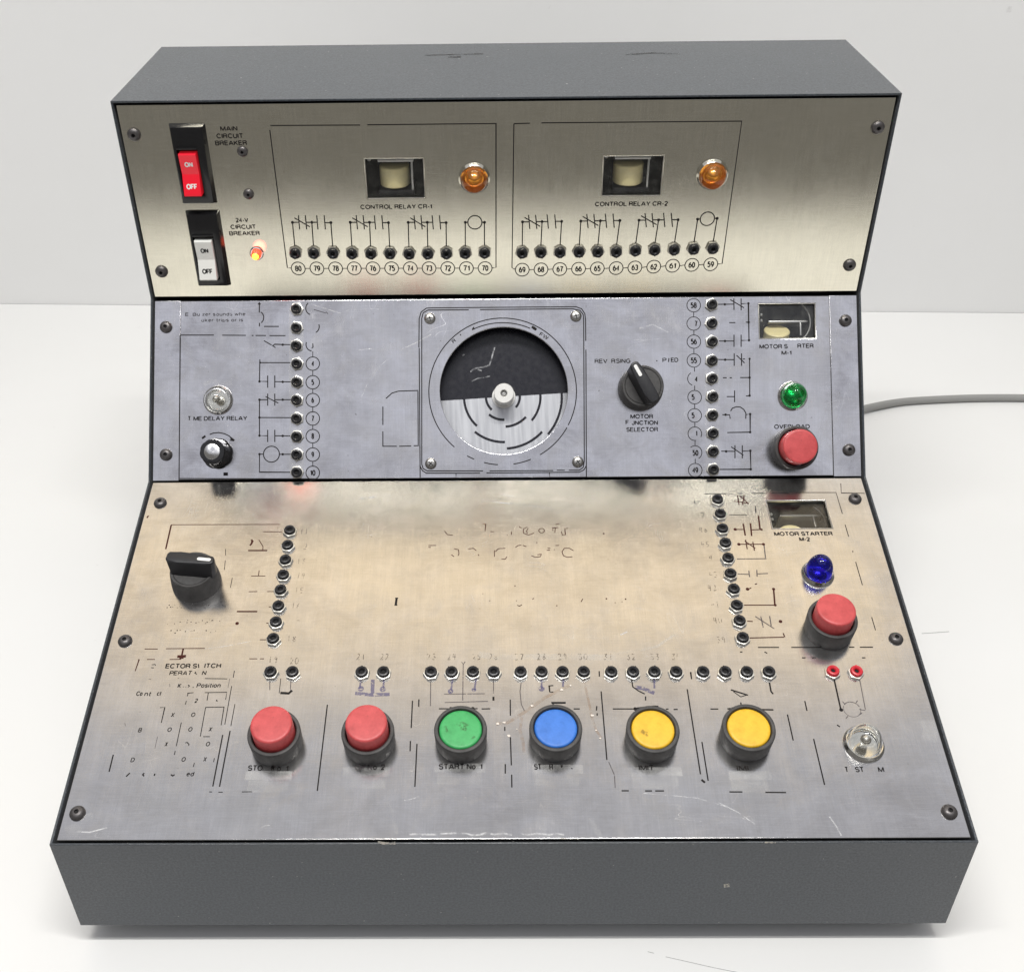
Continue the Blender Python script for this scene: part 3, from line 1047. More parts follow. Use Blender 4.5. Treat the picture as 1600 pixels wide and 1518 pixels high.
lo_.location = (0, 0, 0.0105)

# ------------------------------------------------------------------ circuit breakers
def breaker(q_plate, q_rock, m_rock, m_txt, label):
    x0, x1, y0, y1 = rect_px(UP, q_plate)
    cx_, cy_ = (x0 + x1) / 2, (y0 + y1) / 2
    w_, h_ = (x1 - x0) / 2, (y1 - y0) / 2
    b = bmesh.new()
    T = 0.0042
    # plate with a sloping rim and a shallow well for the rocker
    rx0, rx1, ry0, ry1 = [a - c for a, c in zip(rect_px(UP, q_rock), (cx_, cx_, cy_, cy_))]
    wl = (rx0 - 0.0012, rx1 + 0.0012, ry0 - 0.0012, ry1 + 0.0022)
    outer0 = [(-w_, -h_, 0), (w_, -h_, 0), (w_, h_, 0), (-w_, h_, 0)]
    i_ = 0.0014
    outer1 = [(-w_ + i_, -h_ + i_, T), (w_ - i_, -h_ + i_, T), (w_ - i_, h_ - i_, T), (-w_ + i_, h_ - i_, T)]
    well1 = [(wl[0], wl[2], T), (wl[1], wl[2], T), (wl[1], wl[3], T), (wl[0], wl[3], T)]
    well0 = [(a, c, 0.0004) for a, c, _ in well1]
    rr = [[b.verts.new(p) for p in ring] for ring in (outer0, outer1, well1, well0)]
    for p, q_ in zip(rr, rr[1:]):
        for i in range(4):
            j = (i + 1) % 4
            b.faces.new((p[i], p[j], q_[j], q_[i]))
    b.faces.new(rr[3])
    es = [e for e in b.edges if all(v in rr[1] for v in e.verts) or (e.verts[0] in rr[0] and e.verts[1] in rr[1]) or (e.verts[1] in rr[0] and e.verts[0] in rr[1])]
    bmesh.ops.bevel(b, geom=es, offset=0.0007, segments=2, profile=0.6, affect='EDGES')
    br = obj('circuit_breaker', finish(b, 'circuit_breaker', 30), M['gloss'], root, at(UP, cx_, cy_, 0.0001), label)
    # ridge above the rocker
    b = bmesh.new()
    box(b, wl[0] + 0.0002, wl[1] - 0.0002, wl[3] + 0.0002, wl[3] + 0.0015, T - 0.0002, T + 0.0011, 0.0004)
    obj('ridge', b, M['gloss'], br)
    # rocker: shallow V, the lower half leans out
    b = bmesh.new()
    pr = [(ry0, 0.0008), (ry0, 0.0078), (ry0 + 0.0008, 0.0083), ((ry0 + ry1) / 2, 0.0050), (ry1 - 0.0008, 0.0066), (ry1, 0.0062), (ry1, 0.0008)]
    va = [b.verts.new((rx0, y, z)) for y, z in pr]
    vb = [b.verts.new((rx1, y, z)) for y, z in pr]
    b.faces.new(va)
    b.faces.new(vb[::-1])
    for i in range(len(pr)):
        j = (i + 1) % len(pr)
        b.faces.new((va[i], vb[i], vb[j], va[j]))
    rk = obj('rocker', finish(b, 'rocker', 20), M[m_rock], br)
    ym = (ry0 + ry1) / 2
    for s, ya, za, yb, zb in (('OFF', ry0 + 0.0008, 0.0083, ym, 0.0050), ('ON', ym, 0.0050, ry1 - 0.0008, 0.0066)):
        b = bmesh.new()
        ll = math.hypot(yb - ya, zb - za)
        add_text(b, s, -0.0035 if s == 'OFF' else -0.0026, 0.0035 if s == 'OFF' else 0.0026, 0, 0.0034, 0.022)
        ang = math.atan2(zb - za, yb - ya)
        k = 0.42 if s == 'OFF' else 0.52
        obj('lettering', finish(b, 'lettering', 0), M[m_txt], rk,
            Matrix.Translation(((rx0 + rx1) / 2, ya + (yb - ya) * k, za + (zb - za) * k)) @ Matrix.Rotation(ang, 4, 'X') @ Matrix.Translation((0, 0, 0.0001)))


breaker(((263.5, 193.5), (318.5, 191.5), (341, 316.5), (285.5, 318)), ((284, 236), (309.5, 235), (318, 299), (291, 301)), 'rock_r', 'white', 'black breaker with a lit red rocker, main circuit')
breaker(((290.5, 329.5), (344, 327.5), (360, 444.5), (309, 446)), ((309, 371), (334.5, 370), (341.5, 430), (314, 431)), 'rock_w', 'hole', 'black breaker with a white rocker, 24-V circuit')

# ------------------------------------------------------------------ relay windows
def window(key, label, build):
    panel, (x0, x1, y0, y1) = WIN[key]
    cx_, cy_ = (x0 + x1) / 2, (y0 + y1) / 2
    w_, h_ = (x1 - x0) / 2, (y1 - y0) / 2
    fr = obj('relay_window', curve_mesh('relay_window', [rrect(-w_ + 0.00005, w_ - 0.00005, -h_ + 0.00005, h_ - 0.00005), rrect(-w_ + 0.00035, w_ - 0.00035, -h_ + 0.00035, h_ - 0.00035)], 0.0018, 0.0001), M['nut'], root, at(panel, cx_, cy_, 0.00005), label)
    b = bmesh.new()
    box(b, -w_ - 0.003, w_ + 0.003, -h_ - 0.003, h_ + 0.003, -0.0032, -0.0020)
    obj('pane', b, M['pane'], fr)
    b = bmesh.new()                           # open black tray behind the pane
    dpt = 0.034
    W2, H2 = w_ + 0.010, h_ + 0.010
    ring = [[b.verts.new((sx * W2, sy * H2, z)) for sx, sy in ((-1, -1), (1, -1), (1, 1), (-1, 1))] for z in (-0.0034, -dpt)]
    for i in range(4):
        j = (i + 1) % 4
        b.faces.new((ring[0][i], ring[0][j], ring[1][j], ring[1][i]))
    b.faces.new(ring[1])
    obj('compartment', finish(b, 'compartment', 0), M['inside'], fr)
    build(fr, w_, h_)
    return fr


def cyl(r, l, axis='Y', seg=28, bev=0.0006):
    b = bmesh.new()
    lathe(b, [(0, 0), (r - bev, 0), (r, bev), (r, l - bev), (r - bev, l), (0, l)], seg)
    if axis == 'Y':
        bmesh.ops.rotate(b, verts=b.verts, matrix=Matrix.Rotation(R(-90), 3, 'X'))
    return b


def relay_cr(fr, w_, h_):
    obj('coil', cyl(0.0098, 0.0130), M['coil'], fr, Matrix.Translation((-0.0012, -0.0085, -0.0145)))
    b = bmesh.new()
    box(b, -0.0110, 0.0118, 0.0088, 0.0104, -0.026, -0.0060, 0.0003)
    obj('armature', b, M['relay_metal'], fr)
    b = bmesh.new()
    box(b, -0.0110, 0.0080, 0.0060, 0.0088, -0.024, -0.0140, 0.0003)
    box(b, -0.0115, 0.0115, -0.0125, -0.0098, -0.026, -0.0050, 0.0003)
    obj('bobbin_flange', b, M['black'], fr)
    b = bmesh.new()
    box(b, 0.0100, 0.0112, -0.0110, 0.0092, -0.0075, -0.0062, 0.0002)
    obj('contact_post', b, M['relay_metal'], fr)
    b = cyl(0.0014, 0.002, 'Z')
    obj('terminal', b, M['relay_metal'], fr, Matrix.Translation((-0.0165, 0.0105, -0.008)))


def relay_m(lower_):
    def build(fr, w_, h_):
        panel = LO if lower_ else MI
        zc = -0.0135
        q0, q1, q2, q3 = WIN['m2' if lower_ else 'm1'][1]
        uc, vc = panel.uv(*((1238, 832) if lower_ else (1214, 516)), zc)
        x0, yc = uc - (q0 + q1) / 2, vc - (q2 + q3) / 2
        tilt = math.atan2(panel.n.y, panel.t.y)           # the coil stands upright in the case
        obj('coil', cyl(0.0088, 0.010), M['coil'], fr, Matrix.Translation((x0, yc, zc)) @ Matrix.Rotation(tilt, 4, 'X') @ Matrix.Translation((0, -0.010, 0)))
        b = bmesh.new()
        ya = 0.0085 if lower_ else 0.0015
        box(b, x0 - 0.006, x0 + 0.021, ya, ya + 0.0013, -0.026, -0.012, 0.0003)
        obj('armature', b, M['relay_metal'], fr)
        b = bmesh.new()
        box(b, x0 + 0.0155, x0 + 0.0164, ya - 0.0090, ya - 0.0001, -0.014, -0.0121, 0.0002)
        obj('contact_post', b, M['relay_metal'], fr)
        b = bmesh.new()
        pts = arc(x0 + 0.006, 0.001, 0.0155, -75, 50, 12)
        for p, q_ in zip(pts, pts[1:]):
            d_ = Vector((q_[0] - p[0], q_[1] - p[1], 0))
            m_ = Matrix.Translation((p[0], p[1], -0.008)) @ d_.to_track_quat('Z', 'Y').to_matrix().to_4x4()
            bmesh.ops.create_cone(b, cap_ends=True, segments=8, radius1=0.0005, radius2=0.0005, depth=d_.length * 1.05, matrix=m_ @ Matrix.Translation((0, 0, d_.length / 2)))
        obj('wire', b, M['black'] if lower_ else M['cord'], fr)
        b = cyl(0.0011, 0.0016, 'Z', 12)
        obj('terminal', b, M['relay_metal'], fr, Matrix.Translation((-w_ + 0.0035, h_ - 0.006, -0.008)))
        b = cyl(0.0011, 0.0016, 'Z', 12)
        obj('terminal', b, M['relay_metal'], fr, Matrix.Translation((-w_ + 0.0035, h_ - 0.010, -0.008)))
    return build


window('cr1', 'window on control relay CR-1', relay_cr)
window('cr2', 'window on control relay CR-2', relay_cr)
window('m1', 'window on motor starter M-1', relay_m(False))
window('m2', 'window on motor starter M-2', relay_m(True))

# ------------------------------------------------------------------ motor dial
DEP = -0.0130
du, dv = MI.uv(787, 619.7, DEP)
b = bmesh.new()
lathe(b, [(0, 0.0), (0.0475, 0.0), (0.0475, -0.0015), (0, -0.0015)], 72)
dial = obj('dial', b, M['dial_silver'], root, at(MI, du, dv, DEP, R(3.2)), 'round half black, half silver motor dial')
b = bmesh.new()
b.faces.new([b.verts.new((x, y, 0.0002)) for x, y in arc(0, 0, 0.0475, 0, 180, 48)])
obj('black_half', finish(b, 'black_half', 0), M['dial_black'], dial)
for r_, a0, a1 in ((.0111, 0, 45), (.0253, 0, 44), (.0400, 0, 44), (.0207, 46, 90), (.0358, 46, 90), (.0159, 92, 133), (.0313, 92, 133), (.0122, 136, 180), (.0273, 136, 180)):
    b = bmesh.new()
    ribbon(b, arc(0, 0, r_, -a0, -a1, 14), 0.0016, 0.0002)
    obj('arc_mark', finish(b, 'arc_mark', 0), M['dial_black'], dial)
b = bmesh.new()
lathe(b, [(0.0080, 0.0003), (0.0080, 0.001), (0.0068, 0.0012), (0.0068, 0.0165), (0.0064, 0.0170), (0.0026, 0.0170), (0.0022, 0.0166), (0.0022, 0.0120), (0, 0.0120)], 36)
hub = obj('hub', b, M['hub'], dial)
b = bmesh.new()
lathe(b, [(0, 0.0150), (0.0012, 0.0150), (0.0012, 0.0120)], 14)
obj('shaft_end', b, M['steel'], dial)
b = bmesh.new()
lathe(b, [(DR + 0.002, -0.0022), (DR + 0.002, -0.0200)], 72, (DU, DV))
obj('dial_well', finish(b, 'dial_well', 60), M['inside'], root, MI.M)
hk = Print(MI, dial, 560, 450, 4)
hk.line([(852, 350), (843, 380), (832, 420), (818, 462), (780, 474), (740, 480), (715, 490), (698, 505)], 0.0010)
hk.line([(822, 532), (790, 540), (745, 545), (705, 566)], 0.0007)
hk.line([(745, 490), (770, 498)], 0.0010)
hk.line([(648, 402), (660, 392)], 0.0007)
me = finish(hk.bm, 'scratch', 0)
obj('scratch', me, M['pale_scratch'], dial, Matrix.Rotation(R(-3.2), 4, 'Z') @ Matrix.Translation((-du, -dv, 0.00072)))

# ------------------------------------------------------------------ knobs
def selector(panel, px, py, off, ang, label):
    u, v = panel.uv(px, py, off)
    b = bmesh.new()
    lathe(b, [(0.0152, 0.0), (0.0150, 0.004), (0.0140, 0.0125), (0.0134, 0.0135), (0.0122, 0.0135), (0.0119, 0.0130), (0.0116, 0.0134), (0.0, 0.0140)], 44)
    k = obj('selector_knob', finish(b, 'selector_knob', 35), M['dark'], root, at(panel, u, v, 0.0001, ang), label)
    b = bmesh.new()                           # finger bar, pointer end along +y
    pts = [(-0.0036, -0.0128), (-0.0020, -0.0140), (0.0020, -0.0140), (0.0036, -0.0128), (0.0040, -0.006), (0.0038, 0.010), (0.0028, 0.0148), (0.0012, 0.0160), (-0.0012, 0.0160), (-0.0028, 0.0148), (-0.0038, 0.010), (-0.0040, -0.006)]
    lo = [b.verts.new((x * 1.5, y * (0.93 if y > 0 else 0.9), 0.0120)) for x, y in pts]
    hi = [b.verts.new((x, y, 0.0250)) for x, y in pts]
    n = len(pts)
    top = b.faces.new(hi)
    b.faces.new(lo[::-1])
    for i in range(n):
        j = (i + 1) % n
        b.faces.new((lo[i], lo[j], hi[j], hi[i]))
    bmesh.ops.bevel(b, geom=list(top.edges), offset=0.0010, segments=3, profile=0.6, affect='EDGES')
    bar = obj('grip', finish(b, 'grip', 40), M['black'], k)
    b = bmesh.new()
    b.faces.new([b.verts.new((x, y, 0.02508)) for x, y in rrect(-0.0011, 0.0011, 0.0055, 0.0140, 0.001, 4)])
    obj('pointer_line', finish(b, 'pointer_line', 0), M['white'], bar)
    return k


selector(MI, 1003.5, 604, 0.010, R(29), 'black motor function selector knob')
selector(LO, 302.5, 894.5, 0.010, R(-97), 'black selector switch knob beside the left jack column')
# small fluted knob
u, v = MI.uv(337.5, 707.5, 0.004)
b = bmesh.new()
fl = lambda a, r_, z_: 1.0 - 0.035 * (0.5 + 0.5 * math.cos(a * 8)) ** 3 if r_ > 0.007 else 1.0
lathe(b, [(0.0104, 0.0), (0.0106, 0.0012), (0.0100, 0.0022), (0.0094, 0.0034), (0.0086, 0.0130), (0.0080, 0.0140), (0.0062, 0.0142), (0, 0.0142)], 64, squash=fl)
kn = obj('timer_knob', finish(b, 'timer_knob', 35), M['gloss'], root, at(MI, u, v, 0.0001, R(-8)), 'small black fluted knob with bright metal cap')
b = bmesh.new()
lathe(b, [(0, 0.0150), (0.0048, 0.0150), (0.0053, 0.0147), (0.0053, 0.0141)], 40)
obj('metal_cap', finish(b, 'metal_cap', 40), M['spun'], kn)
b = bmesh.new()
for y0, z0, y1, z1 in ((0.0082, 0.0143, 0.0088, 0.0135), (0.0089, 0.0130, 0.0098, 0.0036)):
    for s in (1, -1):
        vv = [b.verts.new(p) for p in ((-0.0004, s * y0 * 1.01, z0), (0.0004, s * y0 * 1.01, z0), (0.0004, s * y1 * 1.02, z1), (-0.0004, s * y1 * 1.02, z1))]
        b.faces.new(vv)
obj('pointer_line', finish(b, 'pointer_line', 0), M['white'], kn)

# ------------------------------------------------------------------ print on the upper panel
CAPH = 0.0031
RC = 0.0046                                    # number circles
for t, x0, x1, y in (('MAIN', 344, 371, 201), ('CIRCUIT', 338, 380, 212.5), ('BREAKER', 336, 386, 223.5), ('24-V', 368, 388, 344), ('CIRCUIT', 360, 400, 354.5), ('BREAKER', 358, 406, 364.5),
                     ('CONTROL RELAY CR-1', 563, 675, 323), ('CONTROL RELAY CR-2', 929.5, 1043.5, 318.5)):
    Print(UP, upper).text(t, x0, x1, y, CAPH, 0.018).done('lettering', M['ink_worn' if t == 'MAIN' else 'ink'])


def relay_diagram(frame, groups, coil, nums, first):
    p = Print(UP, upper)
    for q_ in frame:
        p.line(q_, 0.00065)
    # contacts
    for (xa, ya), (xb, yb), (xc, yc), jx in groups:
        for (x, y), j in zip(((xa, ya), (xb, yb), (xc, yc)), jx):
            p.line([(x, y), (j[0], j[1] - 8)], 0.00072)
            p.dot(x, y, 0.0010)
        d1, d2 = xb - xa, yb - ya
        for k in (0.34, 0.70):
            p.line([(xa + d1 * k - 1, ya - 11), (xa + d1 * k + 1, ya + 11)], 0.00072)
        p.line([(xa, ya), (xa + d1 * 0.34, ya)], 0.00072)
        p.line([(xa + d1 * 0.70, yb), (xb, yb)], 0.00072)
        p.line([(xa + d1 * 0.10, ya - 7), (xa + d1 * 0.90, ya + 7)], 0.00072)
        d1 = xc - xb
        for k in (0.29, 0.68):
            p.line([(xb + d1 * k - 1, yb - 11), (xb + d1 * k + 1, yb + 11)], 0.00072)
        p.line([(xb, yb), (xb + d1 * 0.29, yb)], 0.00072)
        p.line([(xb + d1 * 0.68, yc), (xc, yc)], 0.00072)
    (xa, ya), (xb, yb), jx = coil
    p.circle((xa + xb) / 2, (ya + yb) / 2, 0.0046, 0.00072)
    p.line([(xa, ya), (xa + 5, ya)], 0.00072)
    p.line([(xb - 5, yb), (xb, yb)], 0.00072)
    for (x, y), j in zip(((xa, ya), (xb, yb)), jx):
        p.dot(x, y, 0.0010)
        p.line([(x, y), (j[0], j[1] - 8)], 0.00072)
    for i, (x, y) in enumerate(nums):
        p.circle(x, y, RC)
        if i:
            p.line([(nums[i - 1][0] + 10.7, nums[i - 1][1]), (x - 10.7, y)], 0.0005)
    p.done('circuit_diagram', M['ink'])
    for i, (x, y) in enumerate(nums):
        Print(UP, upper).text(str(first - i), x - 5.2, x + 5.2, y, 0.0042, 0.012).done('number', M['ink'])


g1 = [((457 + 90.4 * k, 347.5), (487.2 + 90.2 * k, 347.5), (517 + 90 * k, 348), [JUP[3 * k + i] for i in range(3)]) for k in range(3)]
n1 = [(466 + 29.2 * i, 419.5 - 0.05 * i) for i in range(11)]
relay_diagram([[(422.5, 196.3), (563, 195.6)], [(574, 195.2), (775, 193.2), (775, 418), (768.5, 418.5)], [(421.5, 203), (449, 418.5), (455.5, 419)]], g1,
              ((727, 347.5), (757, 347.5), JUP[9:11]), n1, 80)
g2 = [((816.5 + 91 * k, 346.8 - 1.3 * k), (847 + 91 * k, 346.3 - 1.3 * k), (877.5 + 91 * k, 346 - 1.3 * k), [JUP[11 + 3 * k + i] for i in range(3)]) for k in range(3)]
n2 = [(816, 421.5), (845.3, 421), (874.7, 420.5), (904, 420), (933.3, 419.5), (962.7, 419), (992, 418), (1021.5, 416.8), (1051, 415.3), (1081, 414), (1110.5, 413)]
relay_diagram([[(803, 193.5), (828, 192.7)], [(846, 192.2), (1159, 189.5), (1128.3, 412), (1122, 412.6)], [(803, 193.5), (800, 418.5), (805.3, 421)]], g2,
              ((1090, 342.5), (1120.5, 341.3), JUP[20:22]), n2, 69)

# ------------------------------------------------------------------ print on the middle panel
p = Print(MI, middle, 220, 450, 4.6)
LW = 0.00068
p.lines([[(283, 338), (525, 338)], [(585, 339), (755, 340)], [(797, 341), (810, 341)], [(825, 341), (900, 341)], [(925, 342), (1040, 342)], [(283, 338), (275, 1368), (1250, 1370)]], LW)
p.lines([[(852, 108), (852, 176)], [(853, 250), (853, 276)], [(885, 276), (992, 276)]], 0.0007)
p.line([(844, 118), (852, 106), (860, 118)], 0.0008)
p.line([(862, 172), (876, 184), (884, 205), (880, 232), (866, 250)], LW)
p.lines([[(885, 378), (940, 410)], [(945, 412), (968, 428)], [(948, 416), (962, 404), (1075, 407)]], LW)
p.dot(1020, 407)
p.lines([[(858, 536), (1075, 536)], [(856, 512), (853, 670), (912, 671)], [(963, 672), (1082, 674)], [(912, 628), (912, 716)], [(963, 628), (963, 716)]], LW)
p.dot(853, 671).dot(1020, 674).dot(858, 536, 0.00072)
p.lines([[(853, 802), (912, 802)], [(963, 802), (1082, 802)], [(912, 758), (912, 845)], [(963, 758), (963, 845)], [(897, 780), (988, 826)], [(853, 802), (853, 1060), (912, 1061)], [(853, 930), (1082, 931)],
         [(963, 1061), (1082, 1062)], [(912, 1018), (912, 1106)], [(963, 1018), (963, 1106)]], LW)
p.dot(853, 802).dot(1020, 802).dot(853, 930).dot(853, 1060).dot(1020, 1062)
p.circle(939, 1193, 0.0054, LW)
p.lines([[(853, 1193), (883, 1193)], [(996, 1194), (1082, 1194)], [(853, 1193), (853, 1322), (1080, 1323)]], LW)
p.dot(853, 1193).dot(1020, 1194)
for i, y in enumerate((543, 677, 805, 937, 1064, 1196, 1327)):
    p.circle(1236, y, RC)
    if i:
        p.line([(1236, y - 83), (1236, y - 48)], 0.0005)
p.line([(1236, 455), (1236, 494)], 0.0005)
p.circle(1234, 145, RC, LW, 130, 250).circle(1234, 278, RC, LW, -60, 20).circle(1236, 405, RC, LW, 160, 260)
p.line([(1236, 398), (1238, 425), (1228, 432)], 0.0007)
p.lines([[(1245, 155), (1330, 180)], [(1330, 170), (1345, 185)]], 0.0004)
p.done('circuit_diagram', M['ink'])
for i, y in enumerate((543, 677, 805, 937, 1064, 1196, 1327)):
    s = str(i + 4)
    hw_ = 10 if len(s) == 1 else 20
    Print(MI, middle, 220, 450, 4.6).text(s, 1236 - hw_, 1236 + hw_, y, 0.0040, 0.014).done('number', M['ink'])
for t, x0, x1, y, cap in (('E  Bu zer sounds whe', 320, 752, 188, 0.0024), ('aker trips or is', 435, 735, 230, 0.0024)):
    Print(MI, middle, 220, 450, 4.6).text(t, x0, x1, y, cap, 0.004).done('lettering', M['ink_worn'])
p = Print(MI, middle, 220, 450, 4.6).text('T', 338, 360, 936, CAPH, 0.016).text('ME DELAY RELAY', 378, 765, 936, CAPH, 0.016)
p.done('lettering', M['ink'])
p = Print(MI, middle, 220, 450, 4.6)
p.line([(495, 1052), (520, 1042), (560, 1038), (600, 1046), (635, 1062), (660, 1086)], 0.00072)
p.line([(440, 1080), (465, 1062)], 0.0014).line([(645, 1075), (672, 1096)], 0.0013).line([(640, 1092), (670, 1096)], 0.0009)
p.line([(594, 1336), (626, 1336)], 0.0022)
p.done('arrow_mark', M['ink'])

# motor outline
p = Print(MI, middle, 560, 450, 4)
p.line([(378, 372), (380, 190), (392, 150), (425, 126), (460, 124), (1360, 117), (1395, 130), (1415, 160), (1420, 200), (1421, 330)], LW)
p.line([(1422, 385), (1425, 1180), (1195, 1182), (1194, 1150)], LW)
p.line([(380, 375), (386, 1186), (610, 1187), (610, 1158)], LW)
p.line([(396, 1100), (396, 190), (405, 155), (435, 138), (690, 136)], LW)
p.lines([[(760, 135), (1340, 130), (1385, 140), (1405, 165), (1408, 200), (1412, 1080), (1405, 1120), (1380, 1138), (1315, 1138)], [(396, 1100), (405, 1128), (430, 1142), (780, 1142)], [(820, 1142), (1218, 1140)], [(1240, 1138), (1290, 1138)]], LW)
p.line([(384, 1110), (400, 1140), (425, 1156), (760, 1156)], LW).line([(800, 1155), (1380, 1150), (1410, 1135), (1424, 1110)], LW)
p.lines([[(374, 640), (250, 644), (210, 656), (172, 690)], [(153, 740), (153, 855)], [(153, 895), (153, 988), (240, 988)], [(255, 988), (330, 986)], [(345, 985), (378, 984)], [(372, 645), (374, 980)]], LW)
ringu, ringv = MI.uv(785.3, 611)
for a0, a1 in ((-28, 190), (-60, -30), (-82, -68), (-105, -94), (-119, -113), (-160, -131), (190, 203)):
    p.layer += 1
    ribbon(p.bm, arc(ringu, ringv, 0.0500, a0, a1, 40), LW, p.layer * 2e-7)
ribbon(p.bm, arc(ringu, ringv, 0.0468, 116, 66, 24), LW, 9e-6)
p.line([(712, 256), (720, 245), (722, 260)], 0.0008)
p.line([(1085, 240), (1098, 252), (1112, 260)], 0.0018).line([(1098, 244), (1112, 262)], 0.0012)
p.done('motor_outline', M['ink'], 'printed outline drawing of a motor round the dial')
p = Print(MI, middle, 560, 450, 4)
p.text('R', 585, 608, 330, 0.0026, 0.012, R(38))
p.text('FW', 1130, 1190, 300, 0.0028, 0.014, R(-32))
p.line([(636, 288), (641, 296)], 0.00072)
p.done('lettering', M['ink_worn'])

p = Print(MI, middle, 900, 450, 10 / 3)
p.text('REV  RSING', 97, 284, 380, CAPH, 0.014)
p.done('lettering', M['ink_worn'])
p = Print(MI, middle, 900, 450, 10 / 3)
p.text('P', 450, 472, 375, CAPH, 0.014).text('ED', 494, 533, 374, CAPH, 0.014).line([(484, 365), (482, 385)], 0.00072).line([(418, 379), (424, 379)], 0.00072)
p.done('lettering', M['ink'])
for t, x0, x1, y in (('MOTOR', 283, 402, 668), ('F', 258, 276, 699), ('JNCTION', 290, 427, 701), ('SELECTOR', 262, 428, 736), ('MOTOR S', 955, 1103, 304), ('RTER', 1153, 1238, 301), ('M-1', 1070, 1122, 337), ('OVERLOAD', 1032, 1218, 721)):
    Print(MI, middle, 900, 450, 10 / 3).text(t, x0, x1, y, CAPH, 0.016).done('lettering', M['ink_worn' if t in ('SELECTOR', 'MOTOR') else 'ink'])
p = Print(MI, middle, 900, 450, 10 / 3)
p.lines([[(738, 85), (822, 84)], [(822, 54), (823, 114)], [(860, 54), (860, 116)], [(803, 60), (875, 103)], [(860, 82), (898, 80), (901, 272), (860, 273)], [(798, 180), (830, 180)], [(885, 178), (898, 178)],
         [(745, 276), (823, 276)], [(823, 243), (823, 306)], [(860, 243), (860, 306)]], LW)
p.dot(775, 85).dot(898, 80).dot(899, 178).dot(901, 272).dot(776, 276)
p.lines([[(740, 372), (824, 373)], [(824, 340), (824, 405)], [(862, 340), (862, 405)], [(836, 350), (878, 390)], [(868, 370), (880, 369)], [(904, 366), (905, 560)], [(765, 467), (785, 467)], [(800, 467), (812, 467)], [(855, 466), (903, 466)],
         [(785, 565), (826, 565)], [(826, 533), (826, 594)], [(885, 562), (903, 561)]], LW)
p.dot(777, 373).dot(904, 466).dot(904, 560).dot(904, 368, 0.00072)
p.lines([[(762, 659), (800, 660), (803, 680)], [(883, 660), (907, 655), (907, 750), (788, 752)], [(805, 640), (815, 625), (835, 618), (855, 619), (874, 632), (885, 652), (884, 680)]], LW)
p.dot(779, 659).dot(907, 656).dot(907, 750)
p.lines([[(756, 849), (828, 850)], [(828, 818), (828, 886)], [(866, 818), (866, 886)], [(808, 826), (872, 870)], [(866, 849), (908, 847), (911, 943), (748, 944)]], LW)
p.dot(782, 850).dot(908, 847).dot(910, 943)
for i, (x, y) in enumerate(((613, 90), (613, 185), (614, 279), (614, 377), (617, 472), (618, 568), (618, 663), (619, 758), (620, 856), (621, 948))):
    a0, a1 = {4: (120, 250), 7: (-30, 280), 8: (-60, 130)}.get(i, (0, 360))
    p.circle(x, y, RC, 0.0005, a0, a1)
    if i:
        p.line([(x, y - 60), (x, y - 37)], 0.0005)
p.done('circuit_diagram', M['ink'])
for (x, y), s in zip(((613, 90), (625, 185), (614, 279), (614, 377), (626, 474), (610, 568), (610, 663), (629, 756), (622, 858), (621, 948)), ('58', '7', '56', '55', '4', '5', '5', '1', '50', '49')):
    hw_ = 16 if len(s) == 2 else (3 if s == '1' else 8)
    Print(MI, middle, 900, 450, 10 / 3).text(s, x - hw_, x + hw_, y, 0.0040, 0.014).done('number', M['ink_worn' if s in ('7', '50') else 'ink'])

# ------------------------------------------------------------------ print on the lower panel
p = Print(LO, lower, 160, 740, 4)
p.lines([[(430, 318), (1112, 316)], [(1004, 362), (1122, 362)], [(978, 412), (1004, 455), (1002, 478)], [(930, 638), (1018, 638)], [(980, 603), (975, 640)], [(914, 736), (968, 735)], [(1030, 735), (1070, 735)], [(985, 1036), (1024, 1036)],
         [(1040, 831), (1055, 831)], [(1024, 932), (1040, 933)], [(264, 1094), (346, 1094)], [(398, 1092), (640, 1090)], [(222, 1160), (230, 1158), (205, 1232)], [(278, 1159), (328, 1159)], [(420, 1159), (492, 1158)], [(918, 1155), (968, 1155)], [(985, 1155), (1010, 1155)]], 0.0005)
p.lines([[(430, 320), (396, 470)], [(911, 479), (1030, 479)], [(840, 860), (968, 860)], [(505, 1094), (495, 1140)], [(278, 275), (288, 262)]], 0.0010)
p.line([(930, 412), (938, 420), (930, 440), (922, 447)], 0.0012).line([(468, 1141), (522, 1139)], 0.0018).line([(482, 1147), (508, 1146)], 0.0018).dot(842, 934, 0.0011)
p.done('worn_diagram', M['ink_red'])
p = Print(LO, lower, 160, 740, 4)
p.lines([[(770, 470), (770, 510)], [(768, 540), (762, 600)], [(812, 650), (800, 710)]], 0.0004)
for row, y in ((range(400, 775, 14), 830), (range(395, 740, 13), 925), (range(425, 720, 15), 985)):
    for x in row:
        if random.random() < 0.62:
            p.dot(x + random.uniform(-5, 5), y + random.uniform(-13, 13) - (x - 500) * 0.02, random.uniform(0.00015, 0.0004))
p.done('rubbed_out_lettering', M['ink_worn'])
for t, x0, x1, y, ps in (('ECTOR S\\', 395, 608, 1200, 0), ('ITCH', 638, 742, 1198, 0)):
    Print(LO, lower, 160, 740, 4).text(t, x0, x1, y, 0.0033, 0.016).done('lettering', M['ink'])

